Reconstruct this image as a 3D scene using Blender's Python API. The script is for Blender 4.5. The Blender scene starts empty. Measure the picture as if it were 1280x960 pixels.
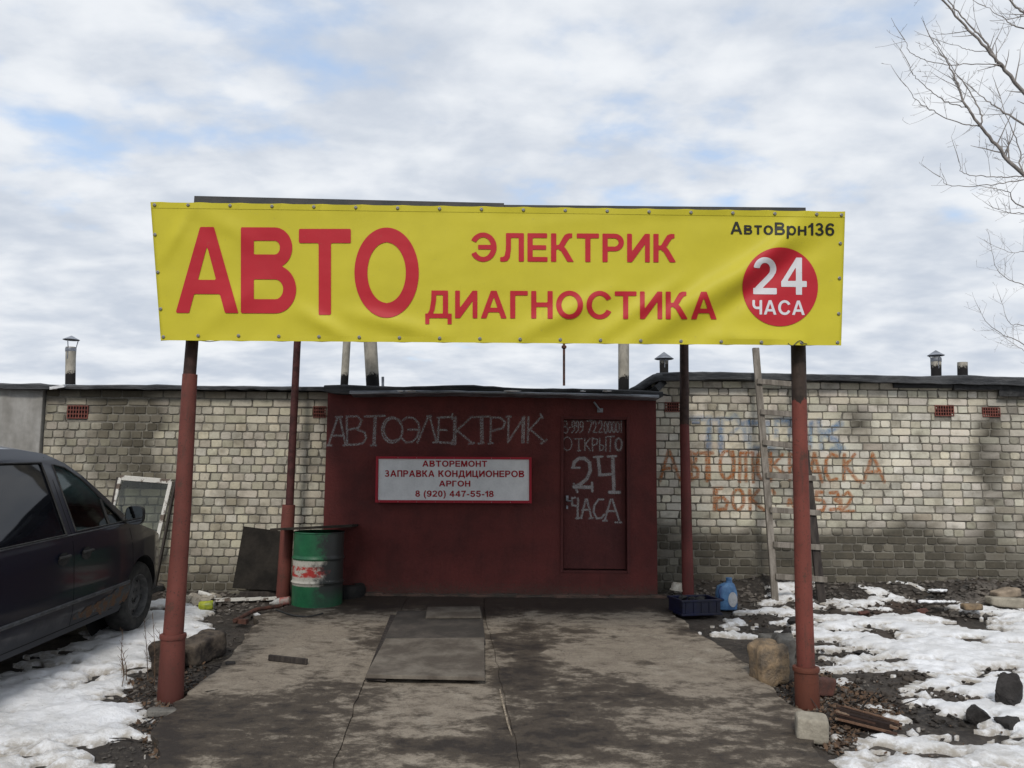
import bpy, bmesh, math, random
import numpy as np
from mathutils import Vector, Matrix, Euler

R = math.radians
random.seed(11)
sc = bpy.context.scene
col = sc.collection

# ------------------------------------------------------------------ camera
FPX = 1036.0                      # focal length in pixels of a 1280 x 960 frame
CAM = Vector((0.0, 0.0, 1.52))
PITCH, ROLL = 6.0, 0.62
MC = Matrix.Rotation(R(90 + PITCH), 3, 'X') @ Matrix.Rotation(R(ROLL), 3, 'Z')
cd = bpy.data.cameras.new('camera')
cam = bpy.data.objects.new('camera', cd); col.objects.link(cam)
cam.location = CAM; cam.rotation_euler = MC.to_euler()
cd.sensor_fit = 'HORIZONTAL'; cd.sensor_width = 36.0; cd.lens = FPX / 1280 * 36.0
cd.clip_start = 0.05; cd.clip_end = 2000
sc.camera = cam

# ------------------------------------------------------------------ sky and sun
SUN_EL, SUN_AZ = 42.0, 6.0        # the sun stands behind the camera, slightly to its left
w = bpy.data.worlds.new('World'); sc.world = w; w.use_nodes = True
nt = w.node_tree; nt.nodes.clear()
def wn(t, **k):
    n = nt.nodes.new(t)
    for a, b in k.items(): setattr(n, a, b)
    return n
def wmath(op, a, b=None, clamp=False):
    n = wn('ShaderNodeMath', operation=op, use_clamp=clamp)
    for i, v in enumerate((a, b)):
        if v is None: continue
        if isinstance(v, (int, float)): n.inputs[i].default_value = v
        else: nt.links.new(v, n.inputs[i])
    return n.outputs[0]
def wramp(v, a, b):
    n = wn('ShaderNodeMapRange', interpolation_type='SMOOTHSTEP'); nt.links.new(v, n.inputs[0])
    n.inputs[1].default_value = a; n.inputs[2].default_value = b
    return n.outputs[0]
out = wn('ShaderNodeOutputWorld'); bg = wn('ShaderNodeBackground')
sky = wn('ShaderNodeTexSky', sky_type='NISHITA', sun_disc=False)
sky.sun_elevation = R(SUN_EL); sky.sun_rotation = R(180 - SUN_AZ)
sky.air_density = 1.0; sky.dust_density = 1.0; sky.ozone_density = 2.0
tc = wn('ShaderNodeTexCoord'); sep = wn('ShaderNodeSeparateXYZ'); nt.links.new(tc.outputs['Generated'], sep.inputs[0])
zz = wmath('ADD', wmath('MAXIMUM', sep.outputs[2], 0.0), 0.24)
comb = wn('ShaderNodeCombineXYZ')
nt.links.new(wmath('DIVIDE', sep.outputs[0], zz), comb.inputs[0])
nt.links.new(wmath('MULTIPLY', wmath('DIVIDE', sep.outputs[1], zz), 1.25), comb.inputs[1])
def wnoise(scale, detail, rough, dist, off):
    m = wn('ShaderNodeMapping'); m.inputs['Location'].default_value = off; nt.links.new(comb.outputs[0], m.inputs[0])
    n = wn('ShaderNodeTexNoise'); nt.links.new(m.outputs[0], n.inputs[0])
    n.inputs['Scale'].default_value = scale; n.inputs['Detail'].default_value = detail
    n.inputs['Roughness'].default_value = rough; n.inputs['Distortion'].default_value = dist
    return n.outputs[0]
n_big = wnoise(1.9, 3, .5, .2, (4.2, 1.3, 0))
n_puff = wnoise(5.4, 7, .5, .12, (1.2, 7.7, 0))
n_gray = wnoise(3.8, 7, .52, .2, (9.1, 3.1, 2))
cover = wmath('ADD', wmath('MULTIPLY', n_big, .75), wmath('MULTIPLY', n_puff, .65))
low = wmath('MULTIPLY', wmath('SUBTRACT', 1.0, wramp(sep.outputs[2], .02, .45)), .16)   # cloud closes up towards the horizon
mask = wramp(wmath('ADD', cover, low), .47, .69)
ccol = wn('ShaderNodeMix', data_type='RGBA')
nt.links.new(wramp(wmath('ADD', wmath('MULTIPLY', n_gray, .6), wmath('MULTIPLY', n_puff, .4)), .36, .66), ccol.inputs[0])
ccol.inputs[6].default_value = (.58, .64, .735, 1); ccol.inputs[7].default_value = (.88, .91, .95, 1)
blue = wn('ShaderNodeMix', data_type='RGBA', blend_type='ADD'); blue.inputs[0].default_value = 1.0
sc_sky = wn('ShaderNodeVectorMath', operation='SCALE'); nt.links.new(sky.outputs[0], sc_sky.inputs[0]); sc_sky.inputs['Scale'].default_value = 0.10
nt.links.new(sc_sky.outputs[0], blue.inputs[6]); blue.inputs[7].default_value = (.30, .38, .49, 1)
mixw = wn('ShaderNodeMix', data_type='RGBA'); nt.links.new(mask, mixw.inputs[0])
nt.links.new(blue.outputs[2], mixw.inputs[6]); nt.links.new(ccol.outputs[2], mixw.inputs[7])
nt.links.new(mixw.outputs[2], bg.inputs[0]); bg.inputs[1].default_value = 1.0
nt.links.new(bg.outputs[0], out.inputs[0])
sd = bpy.data.lights.new('sun', 'SUN'); sd.energy = 1.9; sd.angle = R(10); sd.color = (1, .95, .88)
sun = bpy.data.objects.new('sun', sd); col.objects.link(sun)
sun.rotation_euler = Euler((R(90 - SUN_EL), 0, R(-SUN_AZ)), 'XYZ'); sun.location = (0, -5, 12)
sc.view_settings.view_transform = 'Standard'; sc.view_settings.look = 'None'
sc.view_settings.exposure = 0.0; sc.view_settings.gamma = 1.0
sc.cycles.max_bounces = 6; sc.cycles.transparent_max_bounces = 12
sc.cycles.sample_clamp_indirect = 4.0

# ------------------------------------------------------------------ pixel and ground helpers
def ray(px, py):
    return MC @ Vector(((px - 640) / FPX, (480 - py) / FPX, -1.0))
def at(px, py, Y):
    d = ray(px, py); return CAM + d * ((Y - CAM.y) / d.y)
def zg(Y):
    return -0.045 * (10.6 - min(max(Y, 3.0), 10.6))
def gnd(px, py, up=0.0):
    d = ray(px, py)
    t = 1.0
    for i in range(40):
        Y = CAM.y + d.y * t
        t = (zg(Y) + up - CAM.z) / d.z
    return CAM + d * t
def uv_at(Pw):
    q = MC.transposed() @ (Vector(Pw) - CAM)
    return (640 + FPX * q.x / -q.z, 480 - FPX * q.y / -q.z)

# ------------------------------------------------------------------ numpy noise
def _h(ix, iy, s):
    v = (ix.astype(np.int64) * 374761393 + iy.astype(np.int64) * 668265263 + s * 974634777) & 0x7fffffff
    v = ((v ^ (v >> 13)) * 1274126177) & 0x7fffffff
    return ((v ^ (v >> 16)) & 0xffff) / 65535.0
def vnoise(x, y, s=0):
    x = np.asarray(x, float); y = np.asarray(y, float)
    ix = np.floor(x); iy = np.floor(y); fx = x - ix; fy = y - iy
    fx = fx * fx * (3 - 2 * fx); fy = fy * fy * (3 - 2 * fy)
    a = _h(ix, iy, s); b = _h(ix + 1, iy, s); c = _h(ix, iy + 1, s); d = _h(ix + 1, iy + 1, s)
    return (a * (1 - fx) + b * fx) * (1 - fy) + (c * (1 - fx) + d * fx) * fy
def fbm(x, y, o=4, s=0, rough=.5):
    t = 0; a = 1; n = 0
    for i in range(o):
        t = t + a * vnoise(x * 2 ** i + 17.3 * i, y * 2 ** i - 9.1 * i, s + i); n += a; a *= rough
    return t / n
def sstep(x, a, b):
    t = np.clip((np.asarray(x, float) - a) / (b - a), 0, 1); return t * t * (3 - 2 * t)
def sdpoly(X, Y, poly):
    """signed distance, positive inside"""
    d = np.full(X.shape, 1e9); ins = np.zeros(X.shape, bool)
    n = len(poly)
    for i in range(n):
        x0, y0 = poly[i]; x1, y1 = poly[(i + 1) % n]
        ex, ey = x1 - x0, y1 - y0; L = ex * ex + ey * ey
        if L < 1e-14: continue
        t = np.clip(((X - x0) * ex + (Y - y0) * ey) / L, 0, 1)
        d = np.minimum(d, (X - x0 - t * ex) ** 2 + (Y - y0 - t * ey) ** 2)
        if y0 != y1:
            c = ((y0 > Y) != (y1 > Y)) & (X < (x1 - x0) * (Y - y0) / (y1 - y0) + x0)
            ins ^= c
    d = np.sqrt(d); return np.where(ins, d, -d)
def dline(X, Y, pts):
    d = np.full(X.shape, 1e9)
    for (x0, y0), (x1, y1) in zip(pts[:-1], pts[1:]):
        ex, ey = x1 - x0, y1 - y0; L = max(ex * ex + ey * ey, 1e-12)
        t = np.clip(((X - x0) * ex + (Y - y0) * ey) / L, 0, 1)
        d = np.minimum(d, (X - x0 - t * ex) ** 2 + (Y - y0 - t * ey) ** 2)
    return np.sqrt(d)
def march(F, xs, ys):
    """filled region F > 0 on a grid -> verts (x, y), faces, boundary edges"""
    V = []; key = {}; faces = []
    nx, ny = len(xs), len(ys)
    def node(i, j):
        k = (i, j)
        if k not in key: key[k] = len(V); V.append((xs[i], ys[j]))
        return key[k]
    def cut(i0, j0, i1, j1):
        k = (i0, j0, i1, j1) if (i0, j0) < (i1, j1) else (i1, j1, i0, j0)
        if k not in key:
            a, b = F[k[0], k[1]], F[k[2], k[3]]; t = a / (a - b); t = min(max(t, .02), .98)
            key[k] = len(V)
            V.append((xs[k[0]] + (xs[k[2]] - xs[k[0]]) * t, ys[k[1]] + (ys[k[3]] - ys[k[1]]) * t))
        return key[k]
    S = F > 0
    any_ = S[:-1, :-1] | S[1:, :-1] | S[1:, 1:] | S[:-1, 1:]
    for i, j in zip(*np.nonzero(any_)):
        c = ((i, j), (i + 1, j), (i + 1, j + 1), (i, j + 1)); f = []
        for k in range(4):
            a, b = c[k], c[(k + 1) % 4]
            if S[a]: f.append(node(*a))
            if S[a] != S[b]: f.append(cut(*a, *b))
        if len(f) > 2: faces.append(tuple(f))
    return V, faces
def border(faces):
    e = {}
    for f in faces:
        for a, b in zip(f, f[1:] + f[:1]):
            if (b, a) in e: del e[(b, a)]
            else: e[(a, b)] = 1
    return list(e)

# ------------------------------------------------------------------ mesh builder
class MB:
    def __init__(s): s.v = []; s.f = []; s.c = []
    def add(s, vs, fs, c=None):
        n = len(s.v); s.v += [tuple(v) for v in vs]; s.f += [tuple(i + n for i in f) for f in fs]
        if c is not None: s.c += [c] * len(vs)
        return s
    def box(s, c, d, rot=None, jit=0.0):
        h = [x / 2 for x in d]; vs = []
        for x in (-1, 1):
            for y in (-1, 1):
                for z in (-1, 1):
                    v = Vector((x * h[0] + random.uniform(-jit, jit), y * h[1] + random.uniform(-jit, jit), z * h[2] + random.uniform(-jit, jit)))
                    if rot is not None: v = rot @ v
                    vs.append(v + Vector(c))
        return s.add(vs, [(0, 1, 3, 2), (4, 6, 7, 5), (0, 4, 5, 1), (2, 3, 7, 6), (0, 2, 6, 4), (1, 5, 7, 3)])
    def bar(s, a, b, wx, wy, up=Vector((0, 1, 0))):
        a = Vector(a); b = Vector(b); d = (b - a).normalized(); u = d.cross(up).normalized(); v = d.cross(u)
        vs = []
        for p in (a, b):
            for i, j in ((-1, -1), (1, -1), (1, 1), (-1, 1)): vs.append(p + u * wx / 2 * i + v * wy / 2 * j)
        return s.add(vs, [(0, 3, 2, 1), (4, 5, 6, 7), (0, 1, 5, 4), (1, 2, 6, 5), (2, 3, 7, 6), (3, 0, 4, 7)])
    def tube(s, pts, rs, n=12, cap=True):
        pts = [Vector(p) for p in pts]
        if isinstance(rs, (int, float)): rs = [rs] * len(pts)
        vs = []; fs = []; u = None
        for k, p in enumerate(pts):
            d = (pts[min(k + 1, len(pts) - 1)] - pts[max(k - 1, 0)]).normalized()
            if u is None: u = d.orthogonal().normalized()
            u = (u - d * u.dot(d)).normalized(); v = d.cross(u)
            for i in range(n):
                a = 2 * math.pi * i / n; vs.append(p + (u * math.cos(a) + v * math.sin(a)) * rs[k])
        for k in range(len(pts) - 1):
            for i in range(n):
                j = (i + 1) % n; fs.append((k * n + i, k * n + j, k * n + n + j, k * n + n + i))
        if cap:
            fs.append(tuple(range(n - 1, -1, -1))); fs.append(tuple(range(len(vs) - n, len(vs))))
        return s.add(vs, fs)
    def lathe(s, prof, c, n=32, axis=None):
        vs = []; fs = []; c = Vector(c)
        for r_, z in prof:
            for i in range(n):
                a = 2 * math.pi * i / n; v = Vector((r_ * math.cos(a), r_ * math.sin(a), z))
                if axis is not None: v = axis @ v
                vs.append(c + v)
        for k in range(len(prof) - 1):
            for i in range(n):
                j = (i + 1) % n; fs.append((k * n + i, k * n + j, k * n + n + j, k * n + n + i))
        return s.add(vs, fs)
    def prism(s, poly, z0, z1):
        n = len(poly)
        vs = [(x, y, z0) for x, y in poly] + [(x, y, z1) for x, y in poly]
        fs = [tuple(range(n - 1, -1, -1)), tuple(range(n, 2 * n))] + [(i, (i + 1) % n, n + (i + 1) % n, n + i) for i in range(n)]
        return s.add(vs, fs)
    def slab4(s, P, nrm, th):
        """quad P extruded along nrm by th"""
        P = [Vector(p) for p in P]; nrm = Vector(nrm).normalized() * th
        vs = P + [p + nrm for p in P]
        return s.add(vs, [(3, 2, 1, 0), (4, 5, 6, 7), (0, 1, 5, 4), (1, 2, 6, 5), (2, 3, 7, 6), (3, 0, 4, 7)])
    def rock(s, c, size, sub=2, amp=.25, seed=0, flat=False):
        bm = bmesh.new(); bmesh.ops.create_icosphere(bm, subdivisions=sub, radius=1)
        rnd = random.Random(seed); offs = [Vector((rnd.uniform(-1, 1), rnd.uniform(-1, 1), rnd.uniform(-1, 1))).normalized() for _ in range(12)]
        lim = [rnd.uniform(.38, .85) for _ in range(12)]
        vs = []
        for v in bm.verts:
            p = v.co.copy()
            for o, l in zip(offs, lim):
                d = p.dot(o)
                if d > l: p -= o * (d - l)
            p *= 1 + amp * .35 * rnd.uniform(-1, 1)
            vs.append(Vector((p.x * size[0], p.y * size[1], p.z * size[2])) + Vector(c))
        fs = [tuple(v.index for v in f.verts) for f in bm.faces]; bm.free()
        return s.add(vs, fs)
    def build(s, name, mat, parent=None, smooth=False, bevel=0, origin=None, fix=True):
        me = bpy.data.meshes.new(name)
        L = parent_loc(parent) if parent else Vector(origin or (0, 0, 0))
        me.from_pydata([tuple(Vector(v) - L) for v in s.v], [], s.f)
        if s.c:
            a = me.color_attributes.new('tone', 'FLOAT_COLOR', 'POINT')
            a.data.foreach_set('color', np.array(s.c, np.float32).ravel())
        if fix:
            bm = bmesh.new(); bm.from_mesh(me); bmesh.ops.recalc_face_normals(bm, faces=bm.faces); bm.to_mesh(me); bm.free()
        if smooth: me.polygons.foreach_set('use_smooth', [True] * len(me.polygons))
        if mat: me.materials.append(mat)
        o = bpy.data.objects.new(name, me); col.objects.link(o)
        if parent: o.parent = parent
        else: o.location = L
        if bevel:
            b = o.modifiers.new('edge', 'BEVEL'); b.width = bevel; b.segments = 2; b.limit_method = 'ANGLE'; b.angle_limit = R(40)
        if smooth == 'auto':
            try: me.set_sharp_from_angle(angle=R(38))
            except Exception: pass
        return o
def parent_loc(o):
    L = Vector((0, 0, 0))
    while o: L = L + o.location; o = o.parent
    return L
def tag(o, label=None, cat=None, group=None, kind=None):
    if label: o['label'] = label
    if cat: o['category'] = cat
    if group: o['group'] = group
    if kind: o['kind'] = kind
    return o
def thing(name, loc, label, cat, group=None):
    o = bpy.data.objects.new(name, None); col.objects.link(o); o.location = loc; o.empty_display_size = .2
    return tag(o, label, cat, group)

# ------------------------------------------------------------------ materials
class NT:
    def __init__(s, name):
        s.m = bpy.data.materials.new(name); s.m.use_nodes = True; s.t = s.m.node_tree
        s.p = s.t.nodes['Principled BSDF']; s.out = s.t.nodes['Material Output']
        s.tc = s.n('ShaderNodeTexCoord')
    def n(s, t, **k):
        x = s.t.nodes.new(t)
        for a, b in k.items(): setattr(x, a, b)
        return x
    def l(s, a, b): s.t.links.new(a, b)
    def put(s, inp, v):
        if isinstance(v, (int, float)): inp.default_value = v
        elif isinstance(v, (tuple, list)): inp.default_value = tuple(v) + ((1,) if len(v) == 3 and len(inp.default_value) == 4 else ())
        else: s.l(v, inp)
    def math(s, op, a, b=0.0, clamp=False):
        x = s.n('ShaderNodeMath', operation=op, use_clamp=clamp); s.put(x.inputs[0], a); s.put(x.inputs[1], b); return x.outputs[0]
    def noise(s, scale, detail=4, rough=.55, vec=None, dist=0, stretch=None):
        x = s.n('ShaderNodeTexNoise'); v = vec or s.tc.outputs['Object']
        if stretch:
            m = s.n('ShaderNodeMapping'); m.inputs['Scale'].default_value = stretch; s.l(v, m.inputs[0]); v = m.outputs[0]
        s.l(v, x.inputs[0]); x.inputs['Scale'].default_value = scale; x.inputs['Detail'].default_value = detail
        x.inputs['Roughness'].default_value = rough; x.inputs['Distortion'].default_value = dist
        return x.outputs[0]
    def ramp(s, v, a, b, lo=0.0, hi=1.0):
        x = s.n('ShaderNodeMapRange', interpolation_type='SMOOTHSTEP'); s.put(x.inputs[0], v)
        x.inputs[1].default_value = a; x.inputs[2].default_value = b; x.inputs[3].default_value = lo; x.inputs[4].default_value = hi
        return x.outputs[0]
    def mix(s, f, a, b, mode='MIX'):
        x = s.n('ShaderNodeMix', data_type='RGBA', blend_type=mode); s.put(x.inputs[0], f); s.put(x.inputs[6], a); s.put(x.inputs[7], b)
        return x.outputs[2]
    def bump(s, h, strength=.5, dist=.01):
        x = s.n('ShaderNodeBump'); x.inputs['Strength'].default_value = strength; x.inputs['Distance'].default_value = dist
        s.l(h, x.inputs['Height']); s.l(x.outputs[0], s.p.inputs['Normal']); return x
    def attr(s, name='tone'):
        x = s.n('ShaderNodeVertexColor'); x.layer_name = name; return x
    def xyz(s, v=None):
        x = s.n('ShaderNodeSeparateXYZ'); s.l(v or s.tc.outputs['Object'], x.inputs[0]); return x.outputs
    def pos(s):
        return s.n('ShaderNodeNewGeometry').outputs['Position']
    def done(s, color=None, rough=None, metal=None, spec=None):
        if color is not None: s.put(s.p.inputs['Base Color'], color)
        if rough is not None: s.put(s.p.inputs['Roughness'], rough)
        if metal is not None: s.put(s.p.inputs['Metallic'], metal)
        if spec is not None: s.p.inputs['Specular IOR Level'].default_value = spec
        return s.m
def pm(name, c1, c2=None, scale=6, rough=.8, bump=.3, bscale=60, bdist=.004, metal=0, spec=.4, lo=.35, hi=.65, stretch=None, detail=6):
    t = NT(name); c2 = c2 or tuple(x * .65 for x in c1)
    f = t.ramp(t.noise(scale, detail, .6, stretch=stretch), lo, hi)
    c = t.mix(f, c1, c2)
    c = t.mix(.25, c, t.mix(t.noise(scale * 9, 3), (0, 0, 0), (1, 1, 1)), 'OVERLAY')
    if bump: t.bump(t.noise(bscale, 5, .65, stretch=stretch), bump, bdist)
    return t.done(c, rough, metal, spec)

# ------------------------------------------------------------------ ground heights shared by the dirt, the snow and what lies on them
def dirt_h(X, Y):
    base = -0.045 * (10.6 - np.clip(Y, 3.0, 10.6))
    amp = .35 + .65 * sstep(np.abs(X + .1), 2.0, 3.0)
    near = sstep(np.hypot(X * .8, Y - 6), 60, 20)
    h = (fbm(X * 1.7, Y * 1.7, 5, 3, .55) - .5) * .09 + (fbm(X * 9, Y * 9, 3, 8, .6) - .5) * .03
    heap = .16 * sstep(Y, 10.35, 10.95) * sstep(X, 1.95, 2.3) * (.5 + fbm(X * 3, Y * 3, 3, 5))
    heap = heap + .06 * sstep(Y, 9.8, 10.4) * sstep(-X, 2.0, 2.4) * fbm(X * 3, Y * 3, 3, 15)
    return base + h * amp * near + heap - .02

PAD_L = [(322, 775), (300, 812), (262, 848), (224, 884), (196, 925), (178, 985), (140, 1120)]
PAD_R = [(845, 775), (872, 796), (913, 821), (944, 846), (1010, 905), (1040, 950), (1100, 1060)]
def gxy(px, py): p = gnd(px, py, .0); return (p.x, p.y)
padL = [gxy(*p) for p in PAD_L]; padR = [gxy(*p) for p in PAD_R]
PAD = [(-2.15, 10.34)] + padL[0:] + padR[::-1] + [(1.95, 10.34)]

# ------------------------------------------------------------------ materials used by the setting
def m_dirt():
    t = NT('wet dirt')
    f = t.ramp(t.noise(1.1, 8, .6), .35, .65); f2 = t.ramp(t.noise(22, 6, .7), .45, .7)
    c = t.mix(f, (.024, .020, .017), (.058, .046, .037)); c = t.mix(t.math('MULTIPLY', f2, .6), c, (.11, .094, .075))
    t.bump(t.noise(45, 6, .7), .8, .015)
    return t.done(c, t.ramp(t.noise(3, 3), .3, .7, .55, .95), spec=.4)
M_DIRT = m_dirt()
def m_concrete(name='stained concrete'):
    t = NT(name)
    at_ = t.attr()
    n1 = t.noise(1.3, 9, .66, dist=.5); n2 = t.noise(6.5, 10, .74, dist=.2, stretch=(.85, 1.2, 1)); n3 = t.noise(60, 4, .6)
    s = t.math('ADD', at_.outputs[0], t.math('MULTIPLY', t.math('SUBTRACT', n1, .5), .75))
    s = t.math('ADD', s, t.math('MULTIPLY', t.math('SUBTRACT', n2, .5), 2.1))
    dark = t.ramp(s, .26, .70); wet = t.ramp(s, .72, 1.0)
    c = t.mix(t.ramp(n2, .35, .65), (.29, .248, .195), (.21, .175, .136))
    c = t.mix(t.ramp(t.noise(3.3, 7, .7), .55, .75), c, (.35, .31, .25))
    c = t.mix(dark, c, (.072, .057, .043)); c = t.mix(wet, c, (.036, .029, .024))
    c = t.mix(t.ramp(t.noise(31, 5, .75), .60, .70), c, (.06, .05, .042)); c = t.mix(t.math('MULTIPLY', t.ramp(t.noise(24, 7, .8), .64, .70), .7), c, (.36, .33, .29))
    ck = t.math('ABSOLUTE', t.math('SUBTRACT', t.noise(1.9, 9, .62, dist=.8), .5)); c = t.mix(t.math('MULTIPLY', t.ramp(ck, .004, .0), .65), c, (.045, .036, .03))
    c = t.mix(.5, c, t.mix(n3, (.15, .15, .15), (.85, .85, .85)), 'OVERLAY')
    t.bump(t.math('ADD', t.math('MULTIPLY', n2, .8), t.math('MULTIPLY', t.noise(70, 5, .75), .5)), .9, .014)
    return t.done(c, t.ramp(s, .3, .95, .9, .62), spec=.35)
M_CONC = m_concrete()
def m_snow():
    t = NT('old snow'); a = t.attr()
    n = t.noise(2.2, 7, .6); g = t.noise(14, 7, .65)
    c = t.mix(t.ramp(n, .36, .68), (.90, .91, .93), (.74, .74, .735))
    c = t.mix(t.math('MULTIPLY', a.outputs[0], t.ramp(g, .30, .62), clamp=True), c, (.42, .385, .335))
    c = t.mix(t.ramp(t.noise(38, 5, .7), .665, .72), c, (.17, .14, .115)); c = t.mix(t.math('MULTIPLY', t.ramp(t.noise(90, 4, .7), .60, .72), .5), c, (.45, .42, .38))
    t.bump(t.math('ADD', t.noise(11, 7, .68), t.math('MULTIPLY', t.noise(80, 4, .7), .35)), .8, .03)
    t.p.inputs['Subsurface Weight'].default_value = .0
    return t.done(c, .7, spec=.3)
M_SNOW = m_snow()
def m_brick():
    t = NT('silicate brick'); a = t.attr(); P = t.pos()
    n = t.noise(26, 7, .7, P); n2 = t.noise(4, 5, .6, P); n3 = t.noise(120, 3, .6, P)
    c = t.mix(.55, a.outputs[0], t.mix(n, (.12, .115, .10), (.86, .86, .86)), 'OVERLAY')
    c = t.mix(t.math('MULTIPLY', t.ramp(n2, .46, .7), .5), c, (.13, .112, .082))
    c = t.mix(t.math('MULTIPLY', t.ramp(n, .56, .72), .6), c, (.12, .105, .085))
    t.bump(t.math('ADD', n, t.math('MULTIPLY', n3, .5)), .7, .006)
    return t.done(c, .92, spec=.2)
M_BRICK = m_brick()
M_MORTAR = pm('sooty mortar', (.115, .105, .088), (.22, .205, .17), 5, .95, .8, 50, .01)
M_PANEL = pm('precast concrete panel', (.33, .32, .30), (.23, .22, .20), 1.6, .9, .4, 40, .005, stretch=(2.2, 2.2, .5))
def m_red(name='dark red wall paint', base=(.128, .027, .024), alt=(.082, .020, .018)):
    t = NT(name); n = t.noise(2.2, 8, .65); n2 = t.noise(30, 6, .7)
    z = t.xyz(t.pos())[2]
    c = t.mix(t.ramp(n, .35, .68), base, alt); c = t.mix(t.math('MULTIPLY', t.ramp(t.noise(5, 6, .7, stretch=(3.5, 1, .35)), .52, .75), .5), c, tuple(x * .55 for x in base)); c = t.mix(t.ramp(t.noise(17, 7, .8), .66, .72), c, (.16, .075, .06))
    c = t.mix(t.ramp(t.math('ADD', t.math('MULTIPLY', t.math('SUBTRACT', n2, .5), .5), z), .22, -.08), c, (.07, .045, .035))
    c = t.mix(.35, c, t.mix(n2, (.2, .2, .2), (.8, .8, .8)), 'OVERLAY')
    t.bump(t.math('ADD', n2, t.math('MULTIPLY', t.noise(2.5, 6), 3.0)), .5, .014)
    return t.done(c, .72, spec=.3)
M_RED = m_red()
M_DOOR = m_red('dark red door paint', (.105, .026, .024), (.075, .020, .019))
M_TAR = pm('roofing felt', (.030, .032, .036), (.085, .087, .09), 4, .8, .8, 18, .03, stretch=(.6, 1, 3))
M_TARDARK = pm('bitumen', (.012, .012, .013), (.03, .03, .03), 8, .6, .8, 25, .02)
M_ZINC = pm('weathered galvanised sheet', (.36, .38, .42), (.16, .17, .19), 5, .45, .3, 14, .01, metal=.5, stretch=(.4, 1, 2))
M_TERRA = pm('terracotta vent', (.21, .068, .050), (.14, .05, .04), 14, .9, .3)
M_BLACK = pm('dark void', (.006, .006, .006), None, 5, .95, 0)
def m_asb():
    t = NT('asbestos pipe'); P = t.tc.outputs['Object']; z = t.xyz()[2]
    n = t.noise(9, 6, .65, stretch=(1, 1, .5))
    c = t.mix(t.ramp(n, .35, .65), (.42, .39, .33), (.25, .235, .20))
    tar = t.ramp(t.math('ADD', z, t.math('MULTIPLY', t.math('SUBTRACT', t.noise(7, 5, .7), .5), .55)), .30, .25)
    c = t.mix(tar, c, (.016, .015, .015))
    c = t.mix(t.ramp(t.noise(6, 5, .7), .66, .7), c, (.03, .028, .025))
    t.bump(n, .4, .01)
    return t.done(c, .85, spec=.25)
M_ASB = m_asb()

# ------------------------------------------------------------------ ground sheet
def lines(segs):
    o = []
    for a, b, st in segs: o += list(np.arange(a, b, st))
    o.append(segs[-1][1]); return np.array(o)
def hsheet(xs, ys, hf):
    X, Y = np.meshgrid(xs, ys, indexing='ij'); Z = hf(X, Y)
    nx, ny = X.shape
    V = np.stack([X, Y, Z], -1).reshape(-1, 3)
    i, j = np.meshgrid(np.arange(nx - 1), np.arange(ny - 1), indexing='ij'); a = (i * ny + j).ravel()
    F = np.stack([a, a + ny, a + ny + 1, a + 1], -1)
    return V, F
xs = lines([(-400, -60, 40), (-60, -12, 6), (-12, -7, .25), (-7, 7.6, .045), (7.6, 12, .25), (12, 60, 6), (60, 400.1, 40)])
ys = lines([(-300, -30, 40), (-30, 2, 4), (2, 4, .2), (4, 11.1, .045), (11.1, 14, .4), (14, 60, 6), (60, 500.1, 50)])
V, F = hsheet(xs, ys, dirt_h)
me = bpy.data.meshes.new('ground'); me.from_pydata(V.tolist(), [], F.tolist()); me.materials.append(M_DIRT)
me.polygons.foreach_set('use_smooth', [True] * len(me.polygons))
g = bpy.data.objects.new('ground', me); col.objects.link(g); tag(g, kind='structure')

# ------------------------------------------------------------------ concrete pad in cast slabs
BLOB = [(690, 800, 50, 13, .55), (655, 832, 26, 26, .6), (715, 880, 75, 32, .5), (850, 880, 90, 9, .38), (340, 900, 120, 16, .5), (430, 870, 60, 18, .45),
        (640, 925, 90, 22, .45), (900, 940, 160, 22, .25), (300, 945, 110, 22, .40), (560, 938, 60, 16, .35), (860, 795, 26, 5, .3), (980, 905, 60, 10, .22), (470, 800, 40, 9, .4),
        (370, 806, 55, 18, -.22), (270, 858, 50, 16, -.3), (500, 890, 70, 18, -.22), (850, 822, 95, 22, -.22), (950, 858, 60, 18, -.26), (730, 790, 60, 10, -.15), (750, 825, 40, 14, -.2)]
def pix(X, Y, Z):
    D = np.stack([X - CAM.x, Y - CAM.y, Z - CAM.z], -1) @ np.array(MC)
    return 640 + FPX * D[..., 0] / -D[..., 2], 480 - FPX * D[..., 1] / -D[..., 2]
def stain_and_band(X, Y):
    Z = -0.045 * (10.6 - np.clip(Y, 3, 10.6)); px, py = pix(X, Y, Z); px = px + (fbm(X * 2.3, Y * 2.3, 4, 31) - .5) * 110; py = py + (fbm(X * 2.3, Y * 2.3, 4, 47) - .5) * 44
    s = np.full(X.shape, .30)
    for cx, cy, rx, ry, k in BLOB:
        s += .85 * k * sstep(1 - np.hypot((px - cx) / rx, (py - cy) / ry) * .50, 0, .85)
    s += .75 * sstep(Y + (fbm(X * 2, Y * 2, 3, 61) - .5) * .8, 9.0, 9.7) + .16 * sstep(Y, 6.1, 5.2)  # concrete darker towards the wall, slightly darker at the near end
    s += .25 * sstep(-sdpoly(X, Y, PAD), -.35, 0)
    return s
jl = [gxy(503, 762), gxy(452, 862), gxy(418, 960), gxy(395, 1120)]
jr = [gxy(604, 762), gxy(628, 862), gxy(649, 960), gxy(668, 1120)]
jl = [(jl[0][0], 10.4)] + jl; jr = [(jr[0][0], 10.4)] + jr
def xat(line, Y):
    ys_ = np.array([p[1] for p in line])[::-1]; xs_ = np.array([p[0] for p in line])[::-1]
    return np.interp(Y, ys_, xs_)
xs = np.arange(-3.2, 3.2, .045); ys = np.arange(4.2, 10.42, .045)
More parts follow.
